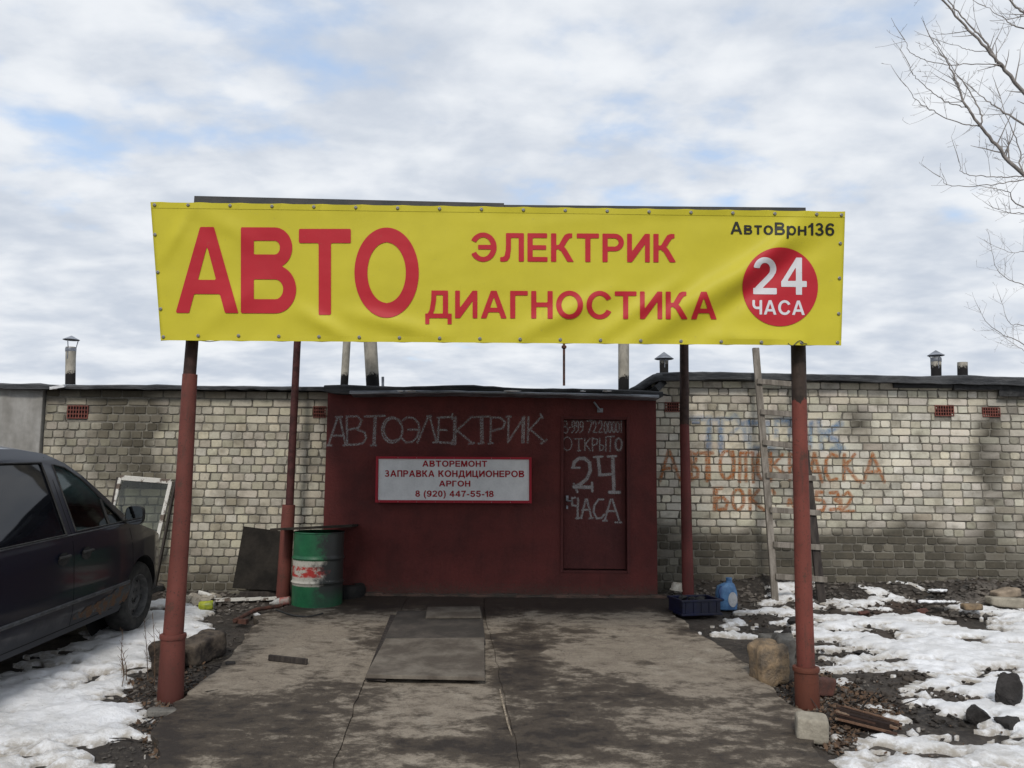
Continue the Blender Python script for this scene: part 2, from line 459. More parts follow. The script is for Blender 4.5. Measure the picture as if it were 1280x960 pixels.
X, Y = np.meshgrid(xs, ys, indexing='ij')
outer = np.minimum(sdpoly(X, Y, PAD) + (fbm(X * 3, Y * 3, 4, 71) - .5) * .22, 10.37 - Y)
jlx, jrx = xat(jl, Y) + (fbm(Y * 5, Y * 0, 3, 77) - .5) * .03, xat(jr, Y) + (fbm(Y * 5, Y * 0 + 9, 3, 78) - .5) * .03; gap = .0018
c1 = Y - (8.55 + .05 * X); c2 = Y - (6.35 - .03 * X); c0 = Y - 8.0
pieces = [np.minimum(outer, np.minimum(jlx - X, c1) - gap), np.minimum(outer, np.minimum(jlx - X, -c1) - gap),
          np.minimum(outer, np.minimum(X - jlx, jrx - X) - gap),
          np.minimum(outer, np.minimum(X - jrx, c1) - gap), np.minimum(outer, np.minimum(X - jrx, -c1) - gap)]
pave = thing('pavement', (0, 7.5, 0), None, None); tag(pave, kind='structure')
for k, Fk in enumerate(pieces):
    vs, fs = march(Fk, xs, ys); va = np.array(vs)
    dz = (0, .006, -.004, .003, -.003)[k]
    zt = -0.045 * (10.6 - np.clip(va[:, 1], 3, 10.6)) + .03 + dz + (fbm(va[:, 0] * 1.1, va[:, 1] * 1.1, 3, 91) - .5) * .022
    st = np.clip(stain_and_band(va[:, 0], va[:, 1]), 0, 1.3)
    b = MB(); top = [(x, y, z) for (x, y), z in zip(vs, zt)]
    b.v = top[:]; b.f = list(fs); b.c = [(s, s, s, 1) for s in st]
    e = border(fs); low_ = {}
    for a_, b_ in e:
        for q in (a_, b_):
            if q not in low_:
                low_[q] = len(b.v); x, y, z = top[q]; b.v.append((x, y, z - .07)); b.c.append((.9, .9, .9, 1))
        b.f.append((b_, a_, low_[a_], low_[b_]))
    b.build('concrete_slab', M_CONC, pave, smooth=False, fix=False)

# ------------------------------------------------------------------ snow
SNL = [(-260, 1000), (-260, 880), (-60, 872), (0, 846), (30, 838), (70, 818), (110, 795), (150, 778), (195, 762), (186, 752), (232, 748), (266, 762), (240, 775), (268, 790), (205, 800), (186, 830), (168, 848), (150, 866), (188, 884), (192, 902), (160, 915), (188, 940), (140, 962), (60, 1010)]
SNR = [(925, 768), (900, 783), (895, 792), (945, 800), (985, 790), (1000, 800), (1035, 850), (1068, 868), (1120, 893), (1130, 906), (1060, 910), (1045, 918), (1050, 942), (1000, 1000), (1100, 1080), (1800, 1100), (1800, 742), (1280, 757), (1190, 751), (1150, 742), (1080, 744), (1010, 744), (960, 742)]
snl = [gxy(*p) for p in SNL]; snr = [gxy(*p) for p in SNR]
def snow(xs, ys, poly, side):
    X, Y = np.meshgrid(xs, ys, indexing='ij')
    d = sdpoly(X, Y, poly)
    n = fbm(X * 2.6, Y * 3.6, 5, 101 + side, .6); n2 = fbm(X * 1.1 + 5, Y * 2.6, 4, 131 + side)
    fine = fbm(X * 11, Y * 11, 3, 171 + side, .6) - .5
    F_ = np.minimum(d, .5) + (n - .5) * .55 + fine * .22 + .03
    n2 = fbm(X * 2.6 + 5, Y * 4.6, 5, 131 + side, .60)
    px, py = pix(X, Y, X * 0 - .1)
    if side:   # ragged and holed near the wall and beside the post, solid towards the open right
        thin = np.clip(1.1 * sstep(Y, 8.2, 9.8) + .85 * sstep(3.6 - X, -.5, 1.2) * sstep(Y, 5.0, 5.8), 0, 1)
        for cx, cy, rx, ry, k in ((1215, 893, 110, 14, 1.1), (1130, 868, 50, 14, 1.1), (1060, 820, 70, 20, .8), (1125, 852, 60, 10, .7), (940, 775, 50, 14, .5), (1230, 820, 60, 10, .5)):
            thin = thin + k * np.exp(-((px - cx) / rx) ** 2 - ((py - cy) / ry) ** 2)
        F_ = np.minimum(F_, (.648 - .160 * np.clip(thin, 0, 1.5) - n2) * 1.3 + fine * .06)
    else:
        thin = np.exp(-((px - 170) / 60) ** 2 - ((py - 905) / 40) ** 2) + .5 * np.exp(-((px - 230) / 50) ** 2 - ((py - 770) / 30) ** 2)
        F_ = np.minimum(F_ + .03, (.69 - .17 * np.clip(thin, 0, 1.5) - n2) * 1.3 + fine * .06)
    base = dirt_h(X, Y)
    T = np.maximum(base, -0.045 * (10.6 - np.clip(Y, 3, 10.6)) - .005) + .006 + .006 * sstep(F_, 0, .01) + .032 * sstep(F_, 0, .20) * (.5 + 1.1 * fbm(X * 2.2, Y * 2.2, 4, 151)) + (.060 * (fbm(X * 5, Y * 5, 5, 161, .62) - .5) * (.6 + 1.0 * sstep(Y, 6.6, 5.2)) + .035 * (fbm(X * 17, Y * 17, 3, 181, .6) - .5)) * sstep(F_, 0, .15)
    vs, fs = march(F_, xs, ys); va = np.array(vs)
    ix = np.clip(np.searchsorted(xs, va[:, 0]) - 1, 0, len(xs) - 2); iy = np.clip(np.searchsorted(ys, va[:, 1]) - 1, 0, len(ys) - 2)
    fx = (va[:, 0] - xs[ix]) / (xs[ix + 1] - xs[ix]); fy = (va[:, 1] - ys[iy]) / (ys[iy + 1] - ys[iy])
    z = (T[ix, iy] * (1 - fx) * (1 - fy) + T[ix + 1, iy] * fx * (1 - fy) + T[ix, iy + 1] * (1 - fx) * fy + T[ix + 1, iy + 1] * fx * fy)
    fr = (F_[ix, iy] * (1 - fx) * (1 - fy) + F_[ix + 1, iy] * fx * (1 - fy) + F_[ix, iy + 1] * (1 - fx) * fy + F_[ix + 1, iy + 1] * fx * fy)
    dirty = np.clip(.14 + .45 * sstep(va[:, 1], 6.0, 5.0) + 1.0 * sstep(.13 - fr, 0, .13), 0, 1)
    b = MB(); b.v = [(x, y, zz_) for (x, y), zz_ in zip(vs, z)]; b.f = list(fs); b.c = [(q, q, q, 1) for q in dirty]
    lowm = {}
    for a_, b_ in border(fs):
        for q in (a_, b_):
            if q not in lowm:
                lowm[q] = len(b.v); x, y, zq = b.v[q]; b.v.append((x, y, zq - .05)); b.c.append((1, 1, 1, 1))
        b.f.append((b_, a_, lowm[a_], lowm[b_]))
    o = b.build('snow', M_SNOW, None, smooth=True, fix=False)
    return tag(o, ('patch of old snow between the parked car and the concrete pad', 'wide ragged snow cover in front of the right brick wall')[side], None, kind='stuff')
snow(np.arange(-7.5, -2.2, .030), np.arange(4.0, 10.2, .030), snl, 0)
snow(np.concatenate([np.arange(1.9, 7.4, .030), np.arange(7.4, 13, .12)]), np.arange(4.0, 10.85, .030), snr, 1)

# ------------------------------------------------------------------ brick walls
YL, YR, YF = 10.45, 11.0, 10.28       # left brick wall, right brick wall, red front
def brick_mesh(x, y, z, L, H, D, c, rnd, b):
    """one brick facing -Y, its face at y, centre x, z: an eight-cornered worn face, an arris and sides"""
    h, v = L / 2, H / 2; k = rnd.uniform(.005, .018); f = rnd.uniform(.003, .007); y = y + rnd.uniform(-.004, .004)
    def ring(h_, v_, k_):
        pts = [(-h_ + k_, -v_), (h_ - k_, -v_), (h_, -v_ + k_), (h_, v_ - k_), (h_ - k_, v_), (-h_ + k_, v_), (-h_, v_ - k_), (-h_, -v_ + k_)]
        return pts
    j = [(rnd.uniform(-.003, .003), rnd.uniform(-.003, .003)) for _ in range(8)]
    if rnd.random() < .18: q = rnd.randrange(8); j[q] = (j[q][0] * .3 + (-.02 if ring(h, v, k)[q][0] > 0 else .02), j[q][1])
    vs = [(x + px + a, y, z + pz + c_) for (px, pz), (a, c_) in zip(ring(h - f, v - f, k), j)]
    vs += [(x + px + a, y + f, z + pz + c_) for (px, pz), (a, c_) in zip(ring(h, v, k), j)]
    vs += [(x + px + a, y + D, z + pz + c_) for (px, pz), (a, c_) in zip(ring(h, v, k), j)]
    fs = [tuple(range(8))]
    for r0 in (0, 8):
        for i in range(8): fs.append((r0 + i, r0 + 8 + i, r0 + 8 + (i + 1) % 8, r0 + (i + 1) % 8))
    b.add(vs, fs); cc = [vcol(c, v) for v in vs[:8]]; b.c += cc + cc + cc
def stain_table(side):
    px, py = np.meshgrid(np.arange(0, 1950, 3.0), np.arange(430, 800, 3.0), indexing='ij')
    ss = lambda x, a, b: sstep(x, a, b) if b > a else 1 - sstep(x, b, a)
    wob = (fbm(px / 40, py / 40, 4, 23) - .5) * 40
    x, y = px + wob, py + wob * .6
    n = fbm(px / 60, py / 50, 4, 7 + side); n2 = fbm(px / 17, py / 17, 4, 9 + side, .6)
    if side == 0:
        s = .95 * np.exp(-((x - (176 + (y - 540) * .05)) / 14) ** 2) * np.clip((650 - y) / 120, 0, 1) + .40 * np.exp(-((x - 150) / 45) ** 2) * np.clip((620 - y) / 60, 0, 1)
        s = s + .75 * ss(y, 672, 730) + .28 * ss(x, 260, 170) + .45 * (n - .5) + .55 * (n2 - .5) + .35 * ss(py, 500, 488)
        s = s + .3 * np.exp(-((x - 372) / 14) ** 2) * ss(y, 640, 560)
    else:
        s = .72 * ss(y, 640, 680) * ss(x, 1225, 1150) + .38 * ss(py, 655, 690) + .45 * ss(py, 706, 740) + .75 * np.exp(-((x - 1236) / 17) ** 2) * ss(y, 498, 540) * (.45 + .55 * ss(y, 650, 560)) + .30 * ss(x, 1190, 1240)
        s = s + .8 * np.exp(-((x - 1066) / 24) ** 2 - ((y - 524) / 18) ** 2) + .25 * np.exp(-((x - 920) / 30) ** 2 - ((y - 690) / 22) ** 2) + .35 * np.exp(-((x - 1140) / 34) ** 2 - ((y - 640) / 60) ** 2)
        s = s + .40 * (n - .52) + .55 * (n2 - .5) + .35 * ss(px, 858, 832) * ss(py, 610, 700)
    return np.clip(s * 1.3, 0, 1)
ST = [stain_table(0), stain_table(1)]
def stain_wall(px, py, side):
    T = ST[side]; i = min(max(int(px / 3), 0), T.shape[0] - 1); j = min(max(int((py - 430) / 3), 0), T.shape[1] - 1); return float(T[i, j])
DARK = (Vector((.088, .078, .058)), Vector((.082, .074, .058)))
def bcol(px, py, side, rnd):
    base = Vector((.54, .495, .40)) if side == 0 else Vector((.665, .622, .525))
    base = base * rnd.uniform(.78, 1.12)
    if rnd.random() < .14: base = base * .78
    if side and rnd.random() < .04: base = Vector((.52, .46, .37))
    base = Vector((base.x * rnd.uniform(.97, 1.03), base.y, base.z * rnd.uniform(.93, 1.05)))
    return (base, rnd.uniform(.8, 1.1), rnd.uniform(-.03, .12), side)
def vcol(c, p):
    base, k, a, side = c; px, py = uv_at(p); t = min(1, max(0, stain_wall(px, py, side) * k + a)); v = base.lerp(DARK[side], t); return (v.x, v.y, v.z, 1)
RIGHT_BRICKS = []
def brick_wall(parent, x0, x1, ztop, Y, ch, side, holes, name_seed):
    rnd = random.Random(name_seed); L = []
    nrow = int(ztop / ch) + 2
    for r in range(nrow):
        zc = ztop - (r + .5) * ch; H = ch - .0135
        if zc < -.12: break
        if r == 0: H *= .98
        if side == 0: kind = 'S' if r in (0, 1) else ('H' if rnd.random() > .03 else 'M')
        else: kind = 'S' if (r % 2 == 0) else 'H'
        x = x0 + rnd.uniform(0, .06) - (.065 if r % 2 else 0) - (.13 if kind == 'S' and r % 4 == 0 else 0)
        first = True
        while x < x1 - .02:
            full = {'S': .262, 'H': .1335 if side else .1405, 'M': rnd.choice((.262, .1405))}[kind]
            if side and kind == 'H' and rnd.random() < .07: full = .262
            if side and kind == 'S' and rnd.random() < .10: full = .134
            xa, xb = max(x, x0), min(x + full, x1); x += full
            if xb - xa < .045: continue
            l = xb - xa - .0125
            xc = (xa + xb) / 2; zz_ = zc + rnd.uniform(-.0025, .0025)
            if any(hx0 - .01 < xc < hx1 + .01 and hz0 - .02 < zz_ < hz1 + .02 for hx0, hx1, hz0, hz1 in holes):
                pass_ = any(xa < hx0 + .02 or xb > hx1 - .02 for hx0, hx1, _, _ in holes if abs(xc - (hx0 + hx1) / 2) < .3)
                if not pass_: continue
                h = min(holes, key=lambda q: abs(xc - (q[0] + q[1]) / 2))
                if xa < h[0]: xb = h[0] - .004
                else: xa = h[1] + .004
                if xb - xa < .03: continue
                l = xb - xa - .006; xc = (xa + xb) / 2
            L.append((xc, zz_, l, H * rnd.uniform(.95, 1.0)))
    if side: RIGHT_BRICKS.extend(L)
    def prio(q):
        px, py = uv_at((q[0], Y, q[1]))
        hid = px < -10 or px > 1290 or py > 735 or (side == 0 and (px < 60 + 0 or (px < 190 and py > 590) or 212 < px < 245)) or (side and 990 < px < 1014)
        return (hid, -q[2] * q[3], abs(px - 640))
    L.sort(key=prio)
    rest = MB()
    for i, (xc, z, l, H) in enumerate(L):
        px, py = uv_at((xc, Y, z)); c = bcol(px, py, side, rnd)
        if i < 300:
            b = MB(); brick_mesh(xc, Y, z, l, H, .05, c, rnd, b); b.build('brick', M_BRICK, parent, fix=False)
        else: brick_mesh(xc, Y, z, l, H, .05, c, rnd, rest)
    tag(rest.build('brickwork', M_BRICK, parent, fix=False), kind='stuff')
def vent(parent, px0, px1, py0, py1, Y):
    a = at(px0, py1, Y); b = at(px1, py0, Y); W = b.x - a.x; H = b.z - a.z
    m = MB(); nx, nz = 7, 3; bw = W / 24.0; bh = H / 13.0
    for i in range(nx + 1):
        x = a.x + i * (W - bw) / nx + bw / 2; m.box((x, Y - .004, a.z + H / 2), (bw, .024, H), jit=.001)
    for j in range(nz + 1):
        z = a.z + j * (H - bh) / nz + bh / 2; m.box((a.x + W / 2, Y - .003, z), (W - .002, .022, bh), jit=.001)
    m.build('vent_brick', M_TERRA, parent)
    k = MB(); k.box((a.x + W / 2, Y + .009, a.z + H / 2), (W, .010, H)); k.build('vent_back', M_BLACK, parent)
    return (a.x, b.x, a.z, b.z)
def eave(parent, name, top, bot, Y, back, mat, seed=0, step=.12, amp=.012):
    """a roof edge: an uneven front lip following two pixel lines on plane Y, its top running back"""
    rnd = random.Random(seed); P = [at(x, y, Y) for x, y in top]; Q = [at(x, y, Y) for x, y in bot]
    X0, X1 = P[0].x, P[-1].x; n = max(2, int((X1 - X0) / step)); b = MB(); rows = []
    for i in range(n + 1):
        x = X0 + (X1 - X0) * i / n
        zt = float(np.interp(x, [p.x for p in P], [p.z for p in P])) + rnd.uniform(-.4, .4) * amp
        zb = float(np.interp(x, [p.x for p in Q], [p.z for p in Q])) + rnd.uniform(-1, 1) * amp
        yj = rnd.uniform(-.012, .012)
        r = [(x, Y + back, zt + .02), (x, Y + .06, zt + .004), (x, Y + .012 + yj, zt - .006), (x, Y + yj, zt - .02 if zt - zb > .04 else (zt + zb) / 2 + .003), (x, Y + yj * .5, zb), (x, Y + .09, zb + .004), (x, Y + back, zb - .02)]
        rows.append(len(b.v)); b.v += r
    for a_, c_ in zip(rows[:-1], rows[1:]):
        for k in range(6): b.f.append((a_ + k, c_ + k, c_ + k + 1, a_ + k + 1))
    b.f.append(tuple(rows[0] + k for k in range(7))); b.f.append(tuple(rows[-1] + k for k in range(6, -1, -1)))
    return b.build(name, mat, parent, smooth=False)

# left garage
XG0 = at(53, 560, YL).x; XG1 = at(412, 600, YL).x
gl = thing('brick_garage', (-4.1, YL, 0), 'long low garage of yellow-grey header bricks left of the red front', 'garage', 'row of brick garages')
zt = at(250, 488, YL).z
vl = [vent(gl, 84, 111, 507, 523, YL + .004), vent(gl, 391.5, 408, 508, 522, YL + .004)]
b = MB(); b.box(((XG0 + XG1) / 2, YL + .012 + 2.8, zt / 2 - .12), (XG1 - XG0, 5.6, zt + .22)); b.build('wall_core', M_MORTAR, gl)
brick_wall(gl, XG0, XG1, zt, YL, .1035, 0, vl, 5)
eave(gl, 'roof_felt', [(-330, 473), (0, 479), (52, 479), (60, 481), (200, 480.5), (260, 482), (412, 483)], [(-330, 480), (0, 485), (60, 486), (200, 486), (300, 486.5), (412, 488)], YL - .16, 5.6, M_TAR, 3)
b = MB(); p = at(62, 487, YL - .18); q = at(80, 484, YL - .18)
b.slab4([p, q, q + Vector((0, .3, .03)), p + Vector((0, .3, .03))], (0, -.2, 1), .035); b.build('snow_lump', M_SNOW, gl)

# precast panel garage at the far left
gp = thing('panel_garage', (-8, YL, 0), 'grey precast concrete wall at the left edge behind the car', 'garage')
b = MB(); x0 = at(-600, 520, YL).x; b.box(((x0 + XG0) / 2 - .006, YL + 2.75, 1.22), (XG0 - x0 - .012, 5.6, 2.6)); b.build('concrete_panel', M_PANEL, gp, bevel=.012)

# red garage front
gr = thing('red_garage', (-.2, YF, 0), 'low garage front painted dark red with chalk lettering under the canopy', 'garage')
def red_x(px): return at(px, 620, YF).x
RX0, RX1 = red_x(405.5), red_x(821); DX0, DX1 = red_x(701), red_x(787)
DZ0, DZ1 = at(744, 716, YF).z, at(744, 521, YF).z; RZ = at(620, 488, YF).z
b = MB(); th = .22
b.box(((RX0 + DX0) / 2, YF + th / 2, RZ / 2 - .06), (DX0 - RX0, th, RZ + .12))
b.box(((DX1 + RX1) / 2, YF + th / 2, RZ / 2 - .06), (RX1 - DX1, th, RZ + .12))
b.box(((DX0 + DX1) / 2, YF + th / 2, (DZ1 + RZ) / 2), (DX1 - DX0, th, RZ - DZ1))
b.box(((DX0 + DX1) / 2, YF + th / 2, DZ0 / 2 - .06), (DX1 - DX0, th, DZ0 + .12))
b.build('wall', M_RED, gr)
b = MB(); b.box((RX0 + .12, YF + 3.2, RZ / 2 - .08), (.24, 5.9, RZ + .1)); b.box((RX1 - .12, YF + 3.2, RZ / 2 - .08), (.24, 5.9, RZ + .1)); b.build('side_wall', M_MORTAR, gr)
dr = MB(); dr.box(((DX0 + DX1) / 2, YF + .085, (DZ0 + DZ1) / 2), (DX1 - DX0 - .080, .04, DZ1 - DZ0 - .078)); dr = dr.build('door', M_DOOR, gr, bevel=.004)
b = MB(); b.box(((DX0 + DX1) / 2, YF + .125, (DZ0 + DZ1) / 2), (DX1 - DX0 - .002, .02, DZ1 - DZ0 - .002)); b.build('door_gap', M_BLACK, gr)
b = MB(); fw = .035; cx_, cz_ = (DX0 + DX1) / 2, (DZ0 + DZ1) / 2; W, H = DX1 - DX0, DZ1 - DZ0
for x in (DX0 + fw / 2 - .002, DX1 - fw / 2 + .002): b.box((x, YF + .05, cz_), (fw, .13, H + .004))
b.box((cx_, YF + .052, DZ1 - fw / 2 + .002), (W - 2 * fw, .12, fw)); b.box((cx_, YF + .052, DZ0 + .012), (W - 2 * fw, .12, .028))
b.build('door_frame', M_DOOR, gr, bevel=.003)
b = MB(); p = at(709, 626, YF + .05); b.box((p.x, YF + .055, p.z + .03), (.03, .02, .07)); b.tube([(p.x, YF + .06, p.z), (p.x, YF + .02, p.z), (p.x + .05, YF + .01, p.z)], .008, 8)
b.build('handle', M_ZINC, dr)
b = MB(); p = at(709, 632, YF + .05); b.box((p.x, YF + .058, p.z - .02), (.022, .01, .04)); b.build('keyhole_plate', M_ZINC, dr)
b = MB()
for py in (545, 690): p = at(785, py, YF); b.tube([(p.x, YF + .0, p.z - .06), (p.x, YF + .0, p.z + .06)], .014, 8)
b.build('hinge', M_DOOR, gr)
p = at(742, 503, YF); q = at(750, 513, YF)
b = MB(); b.tube([p + Vector((0, -.05, 0)), q + Vector((0, -.02, 0))], .012, 8); b.box(q + Vector((0, -.01, 0)), (.07, .02, .05)); b.build('bell_bracket', M_ZINC, gr)
b = MB()
for k in range(26):   # the rough cast footing
    x = RX0 + (RX1 - RX0) * k / 25; b.box((x, YF - .03, .0 + random.uniform(-.01, .015)), (.2, .1 + random.uniform(0, .05), .07), Euler((0, random.uniform(-.06, .06), random.uniform(-.1, .1))).to_matrix())
tag(b.build('footing', pm('dirty footing', (.12, .075, .06), (.06, .05, .042), 6, .95, .7, 40, .01), gr, bevel=.01), kind='stuff')
eave(gr, 'roof_felt', [(405, 481), (440, 481), (500, 483), (590, 481), (650, 485), (760, 486), (829, 489)], [(405, 490), (440, 492), (560, 491), (700, 492), (829, 496)], YF - .22, 6.2, M_TAR, 8, amp=.010)
fl = eave(gr, 'metal_flashing', [(437, 487.5), (560, 487.5), (700, 490.5), (824, 493)], [(437, 492.5), (560, 491), (700, 493.5), (824, 497)], YF - .27, .24, M_ZINC, 18, amp=.006)
b = MB()
for i, px in enumerate((500, 512, 640, 728, 760)):
    p = at(px, 489, YF - .29); b.rock(p, (.05 + .04 * (i % 3), .05, .014), 1, .2, i)
tag(b.build('snow_crumbs', M_SNOW, gr, smooth=True), kind='stuff')

# right garage
gR = thing('brick_garage', (4.5, YR, 0), 'taller garage wall of whitish bricks with faded spray paint, right of the red front', 'garage', 'row of brick garages')
XR0 = at(817, 600, YR).x; XR1 = at(1900, 600, YR).x; zr = at(1060, 477.5, YR).z
vr = [vent(gR, 831, 851, 503, 515, YR + .004), vent(gR, 1168.5, 1191.5, 507, 520, YR + .004), vent(gR, 1228, 1249.5, 509.5, 521, YR + .004)]
b = MB(); b.box(((XR0 + XR1) / 2, YR + .012 + 2.8, zr / 2 - .13), (XR1 - XR0, 5.6, zr + .26)); b.build('wall_core', M_MORTAR, gR)
brick_wall(gR, XR0 - .02, XR1, zr, YR, .1015, 1, vr, 9)
eave(gR, 'roof_felt', [(822, 465.5), (850, 464.5), (905, 464.5), (1000, 467), (1060, 468), (1150, 470), (1215, 468.5), (1245, 470.5), (1420, 474), (1900, 480)], [(822, 475), (905, 474), (1000, 475), (1060, 476), (1150, 479), (1200, 480), (1260, 481), (1420, 486), (1900, 494)], YR - .18, 5.8, M_TAR, 28, amp=.008)
b = MB()
for x0, x1, y0, y1 in ((1040, 1118, 473, 478), (1118, 1196, 477, 484.5), (1192, 1262, 478, 487), (1250, 1900, 480, 495)):
    a = at(x0, y1, YR - .10); c = at(x1, y0, YR - .10); b.box(((a.x + c.x) / 2, YR - .06 - random.uniform(0, .02), (a.z + c.z) / 2), (c.x - a.x, .05, c.z - a.z), Euler((0, random.uniform(-.004, .012), 0)).to_matrix(), jit=.008)
b.build('bitumen_flap', M_TARDARK, gR, bevel=.006)
# the felt hump where the higher roof runs down onto the red garage's roof
b = MB(); hp = [(788, 485), (797, 481), (806, 474), (816, 468), (826, 465.5)]; rows = []
for i, (x, y) in enumerate(hp):
    P0 = at(x, y, YR - .25); Q0 = at(x + 4, min(y + 9, 489), YR - .32)
    rows.append(len(b.v)); b.v += [tuple(P0 + Vector((0, 1.6, 0))), tuple(P0), tuple(P0.lerp(Q0, .5) + Vector((0, -.03, .012))), tuple(Q0)]
for a_, c_ in zip(rows[:-1], rows[1:]):
    for k in range(3): b.f.append((a_ + k, c_ + k, c_ + k + 1, a_ + k + 1))
o = b.build('felt_apron', M_TAR, gR, smooth=True); s_ = o.modifiers.new('thick', 'SOLIDIFY'); s_.thickness = .03
b = MB(); p0 = at(829, 478, YR - .1); p1 = at(817, 489, YR - .35); b.bar(p0 + Vector((0, .1, 0)), p1, .09, .12); b.box(at(823, 492, YR - .3), (.28, .3, .03), Euler((.1, .2, 0)).to_matrix(), jit=.01)
b.build('felt_corner', M_TARDARK, gR, bevel=.01)
b = MB(); s = random.Random(4)
for py in range(600, 735, 9):
    p = at(818, py, YR - .02); b.rock((RX1 + .03 + s.uniform(-.01, .02), YR - .04, p.z), (.05, .05, .07), 1, .3, py)
tag(b.build('mortar_smear', pm('grey mortar smear', (.24, .235, .22), (.13, .125, .115), 9, .95, .8, 60, .01), gR), kind='stuff')

# chimneys
def chimney(parent, px, py, Y, rad, top_py, lean=0, cap=None, label=None):
    a = at(px, py, Y); t_ = at(px + lean, top_py, Y); a = a - Vector((0, 0, .12))
    k = MB(); n = 20; d = t_ - a
    k.tube([a, a + d * .5, t_], rad, n, cap=False)
    k.tube([t_, t_ - d.normalized() * .12], rad * .86, n, cap=True)
    k.lathe([(rad, 0), (rad * .86, .001)], t_, n)
    me_origin = a.copy()
    o = k.build('chimney', M_ASB, parent, smooth=True)
    # shift the mesh so that its object origin is the chimney's foot (the tar starts there)
    o.data.transform(Matrix.Translation(-(me_origin - parent.location))); o.location = me_origin - parent.location
    if label: o['label'] = label
    if cap:
        c = MB(); h, r_, gap_ = cap; base = t_ + Vector((0, 0, gap_))
        c.lathe([(.004, h), (r_, 0), (r_ - .01, -.006), (.004, h - .02)], base, 20)
        for i in range(3):
            an = .5 + i * 2.09; e = Vector((math.cos(an), math.sin(an), 0))
            c.tube([t_ + e * rad * 1.02 - Vector((0, 0, .16)), t_ + e * rad * 1.02 + Vector((0, 0, .0)), base + e * r_ * .8], .006, 5)
        c.lathe([(rad * 1.03, -.06), (rad * 1.06, -.05), (rad * 1.06, -.02), (rad * 1.03, -.01)], t_, 20)
        co = c.build('chimney_cap', M_ZINC, o, smooth='auto'); co.location = -parent_loc(o) + parent_loc(o)
    return o
chimney(gl, 88.5, 480, 10.9, .062, 434, 0, (.055, .105, .10), 'slim stained flue with a small sheet cap on the far left roof')
chimney(gr, 430, 482, 11.2, .052, 385, 6, None, 'thin leaning flue pipe left of the thicker one')
chimney(gr, 467, 482, 11.0, .088, 378, -7, None, 'thick grey flue pipe leaning left with tarred foot')
chimney(gr, 779.5, 484, 11.4, .075, 392, 0, None, 'straight grey flue pipe near the right end of the red garage')
chimney(gR, 830, 466, 11.8, .062, 446, 0, (.10, .14, -.03), 'short flue with wide cap just under the banner')
chimney(gR, 1170, 470, 11.6, .068, 447, 0, (.075, .115, .03), 'flue with a conical sheet cap on the right roof')
chimney(gR, 1203, 471, 11.8, .068, 453, 0, None, 'short uncapped flue stub beside the capped one')
rod = MB(); a = at(705, 482, 11.5); rod.tube([a, at(705, 380, 11.5)], .017, 8); rod.lathe([(.02, 0), (.035, .01), (.035, .04), (.02, .05)], at(705, 436, 11.5), 10)
M_RUST = pm('rusted steel', (.11, .045, .03), (.045, .025, .02), 12, .85, .4)
rod.build('mast', M_RUST, gr, smooth='auto')
rod = MB(); rod.tube([at(478.5, 484, 11.8), at(478.5, 471, 11.8)], .02, 8); rod.build('vent_stub', M_ZINC, gr)

# ------------------------------------------------------------------ canopy frame of steel posts
def m_post(name, zsplit, jag=.06, up=(.045, .026, .020), lo=(.165, .050, .038)):
    """paint below an uneven line at world height zsplit, bare rusted steel above"""
    t = NT(name); P = t.pos(); z = t.xyz(P)[2]; n = t.noise(14, 5, .65, P); n2 = t.noise(70, 4, .6, P)
    zz_ = t.math('ADD', z, t.math('MULTIPLY', t.math('SUBTRACT', n, .5), jag))
    f = t.ramp(zz_, zsplit - .01, zsplit + .01)
    red = t.mix(t.ramp(t.noise(3, 6, .6, P), .35, .7), lo, tuple(x * .72 for x in lo))
    red = t.mix(t.ramp(n2, .56, .70), red, (.06, .032, .024)); red = t.mix(t.ramp(t.noise(6, 7, .75, P), .58, .66), red, (.085, .040, .028))
    red = t.mix(t.math('MULTIPLY', t.ramp(t.noise(22, 6, .7, P, stretch=(1, 1, .12)), .54, .70), .6), red, (.075, .036, .027)); red = t.mix(t.ramp(z, .35, -.25), red, tuple(x * .5 for x in lo))
    c = t.mix(f, red, t.mix(t.ramp(n, .4, .65), up, tuple(x * .5 for x in up)))
    t.bump(t.math('ADD', n2, n), .4, .006)
    return t.done(c, .7, spec=.3)
YP, YB = 6.35, 10.0
can = thing('canopy_frame', (-.1, YP, -.19), 'rusty red steel post canopy standing over the concrete pad', 'canopy')
ZB = at(437, 252, YP).z     # height of the front beam
def post(segs, Y, mat, rings=(), label=None):
    """segs: (px, py, width px) downwards; separate radii joined in one mesh"""
    b = MB(); pts = []; rs = []
    for px, py, wpx in segs:
        p = at(px, py, Y); pts.append(p); rs.append(wpx * .5 * (Y - 0) / FPX * .93)
    b.tube(pts, rs, 24); return b, pts, rs
# front left: slim pipe, wider painted pipe, sleeve with a ragged collar
def put_post(Y, parts, label):
    top = parts[0]; b, pts, rs = post(top['s'], Y, None); b_o = b.build('post', top['m'], can, smooth='auto'); b_o['label'] = label
    for q in parts[1:]:
        c, pts, rs = post(q['s'], Y, None)
        if q.get('ring'):
            r = rs[0]; c.lathe([(r, -.03), (r * 1.10, -.028), (r * 1.13, -.012), (r * 1.10, .004), (r * .8, .006)], pts[0], 24)
        c.build(q['n'], q['m'], b_o, smooth='auto')
    return b_o
MP1 = m_post('front left post paint', 9); MP1u = m_post('upper left post steel', -9, up=(.055, .028, .022))
MP2 = m_post('right post two-tone paint', at(1000, 500, YP).z, .22, up=(.05, .034, .026), lo=(.19, .052, .038))
MP3 = m_post('rear right post paint', at(856, 530, YB).z, .05, up=(.055, .03, .024), lo=(.15, .038, .034))
MP4 = m_post('rear left post steel', 1.0, .3, up=(.075, .024, .022), lo=(.17, .044, .036))
M_SLEEVE = m_post('rusty post sleeve', 9, lo=(.19, .06, .036))
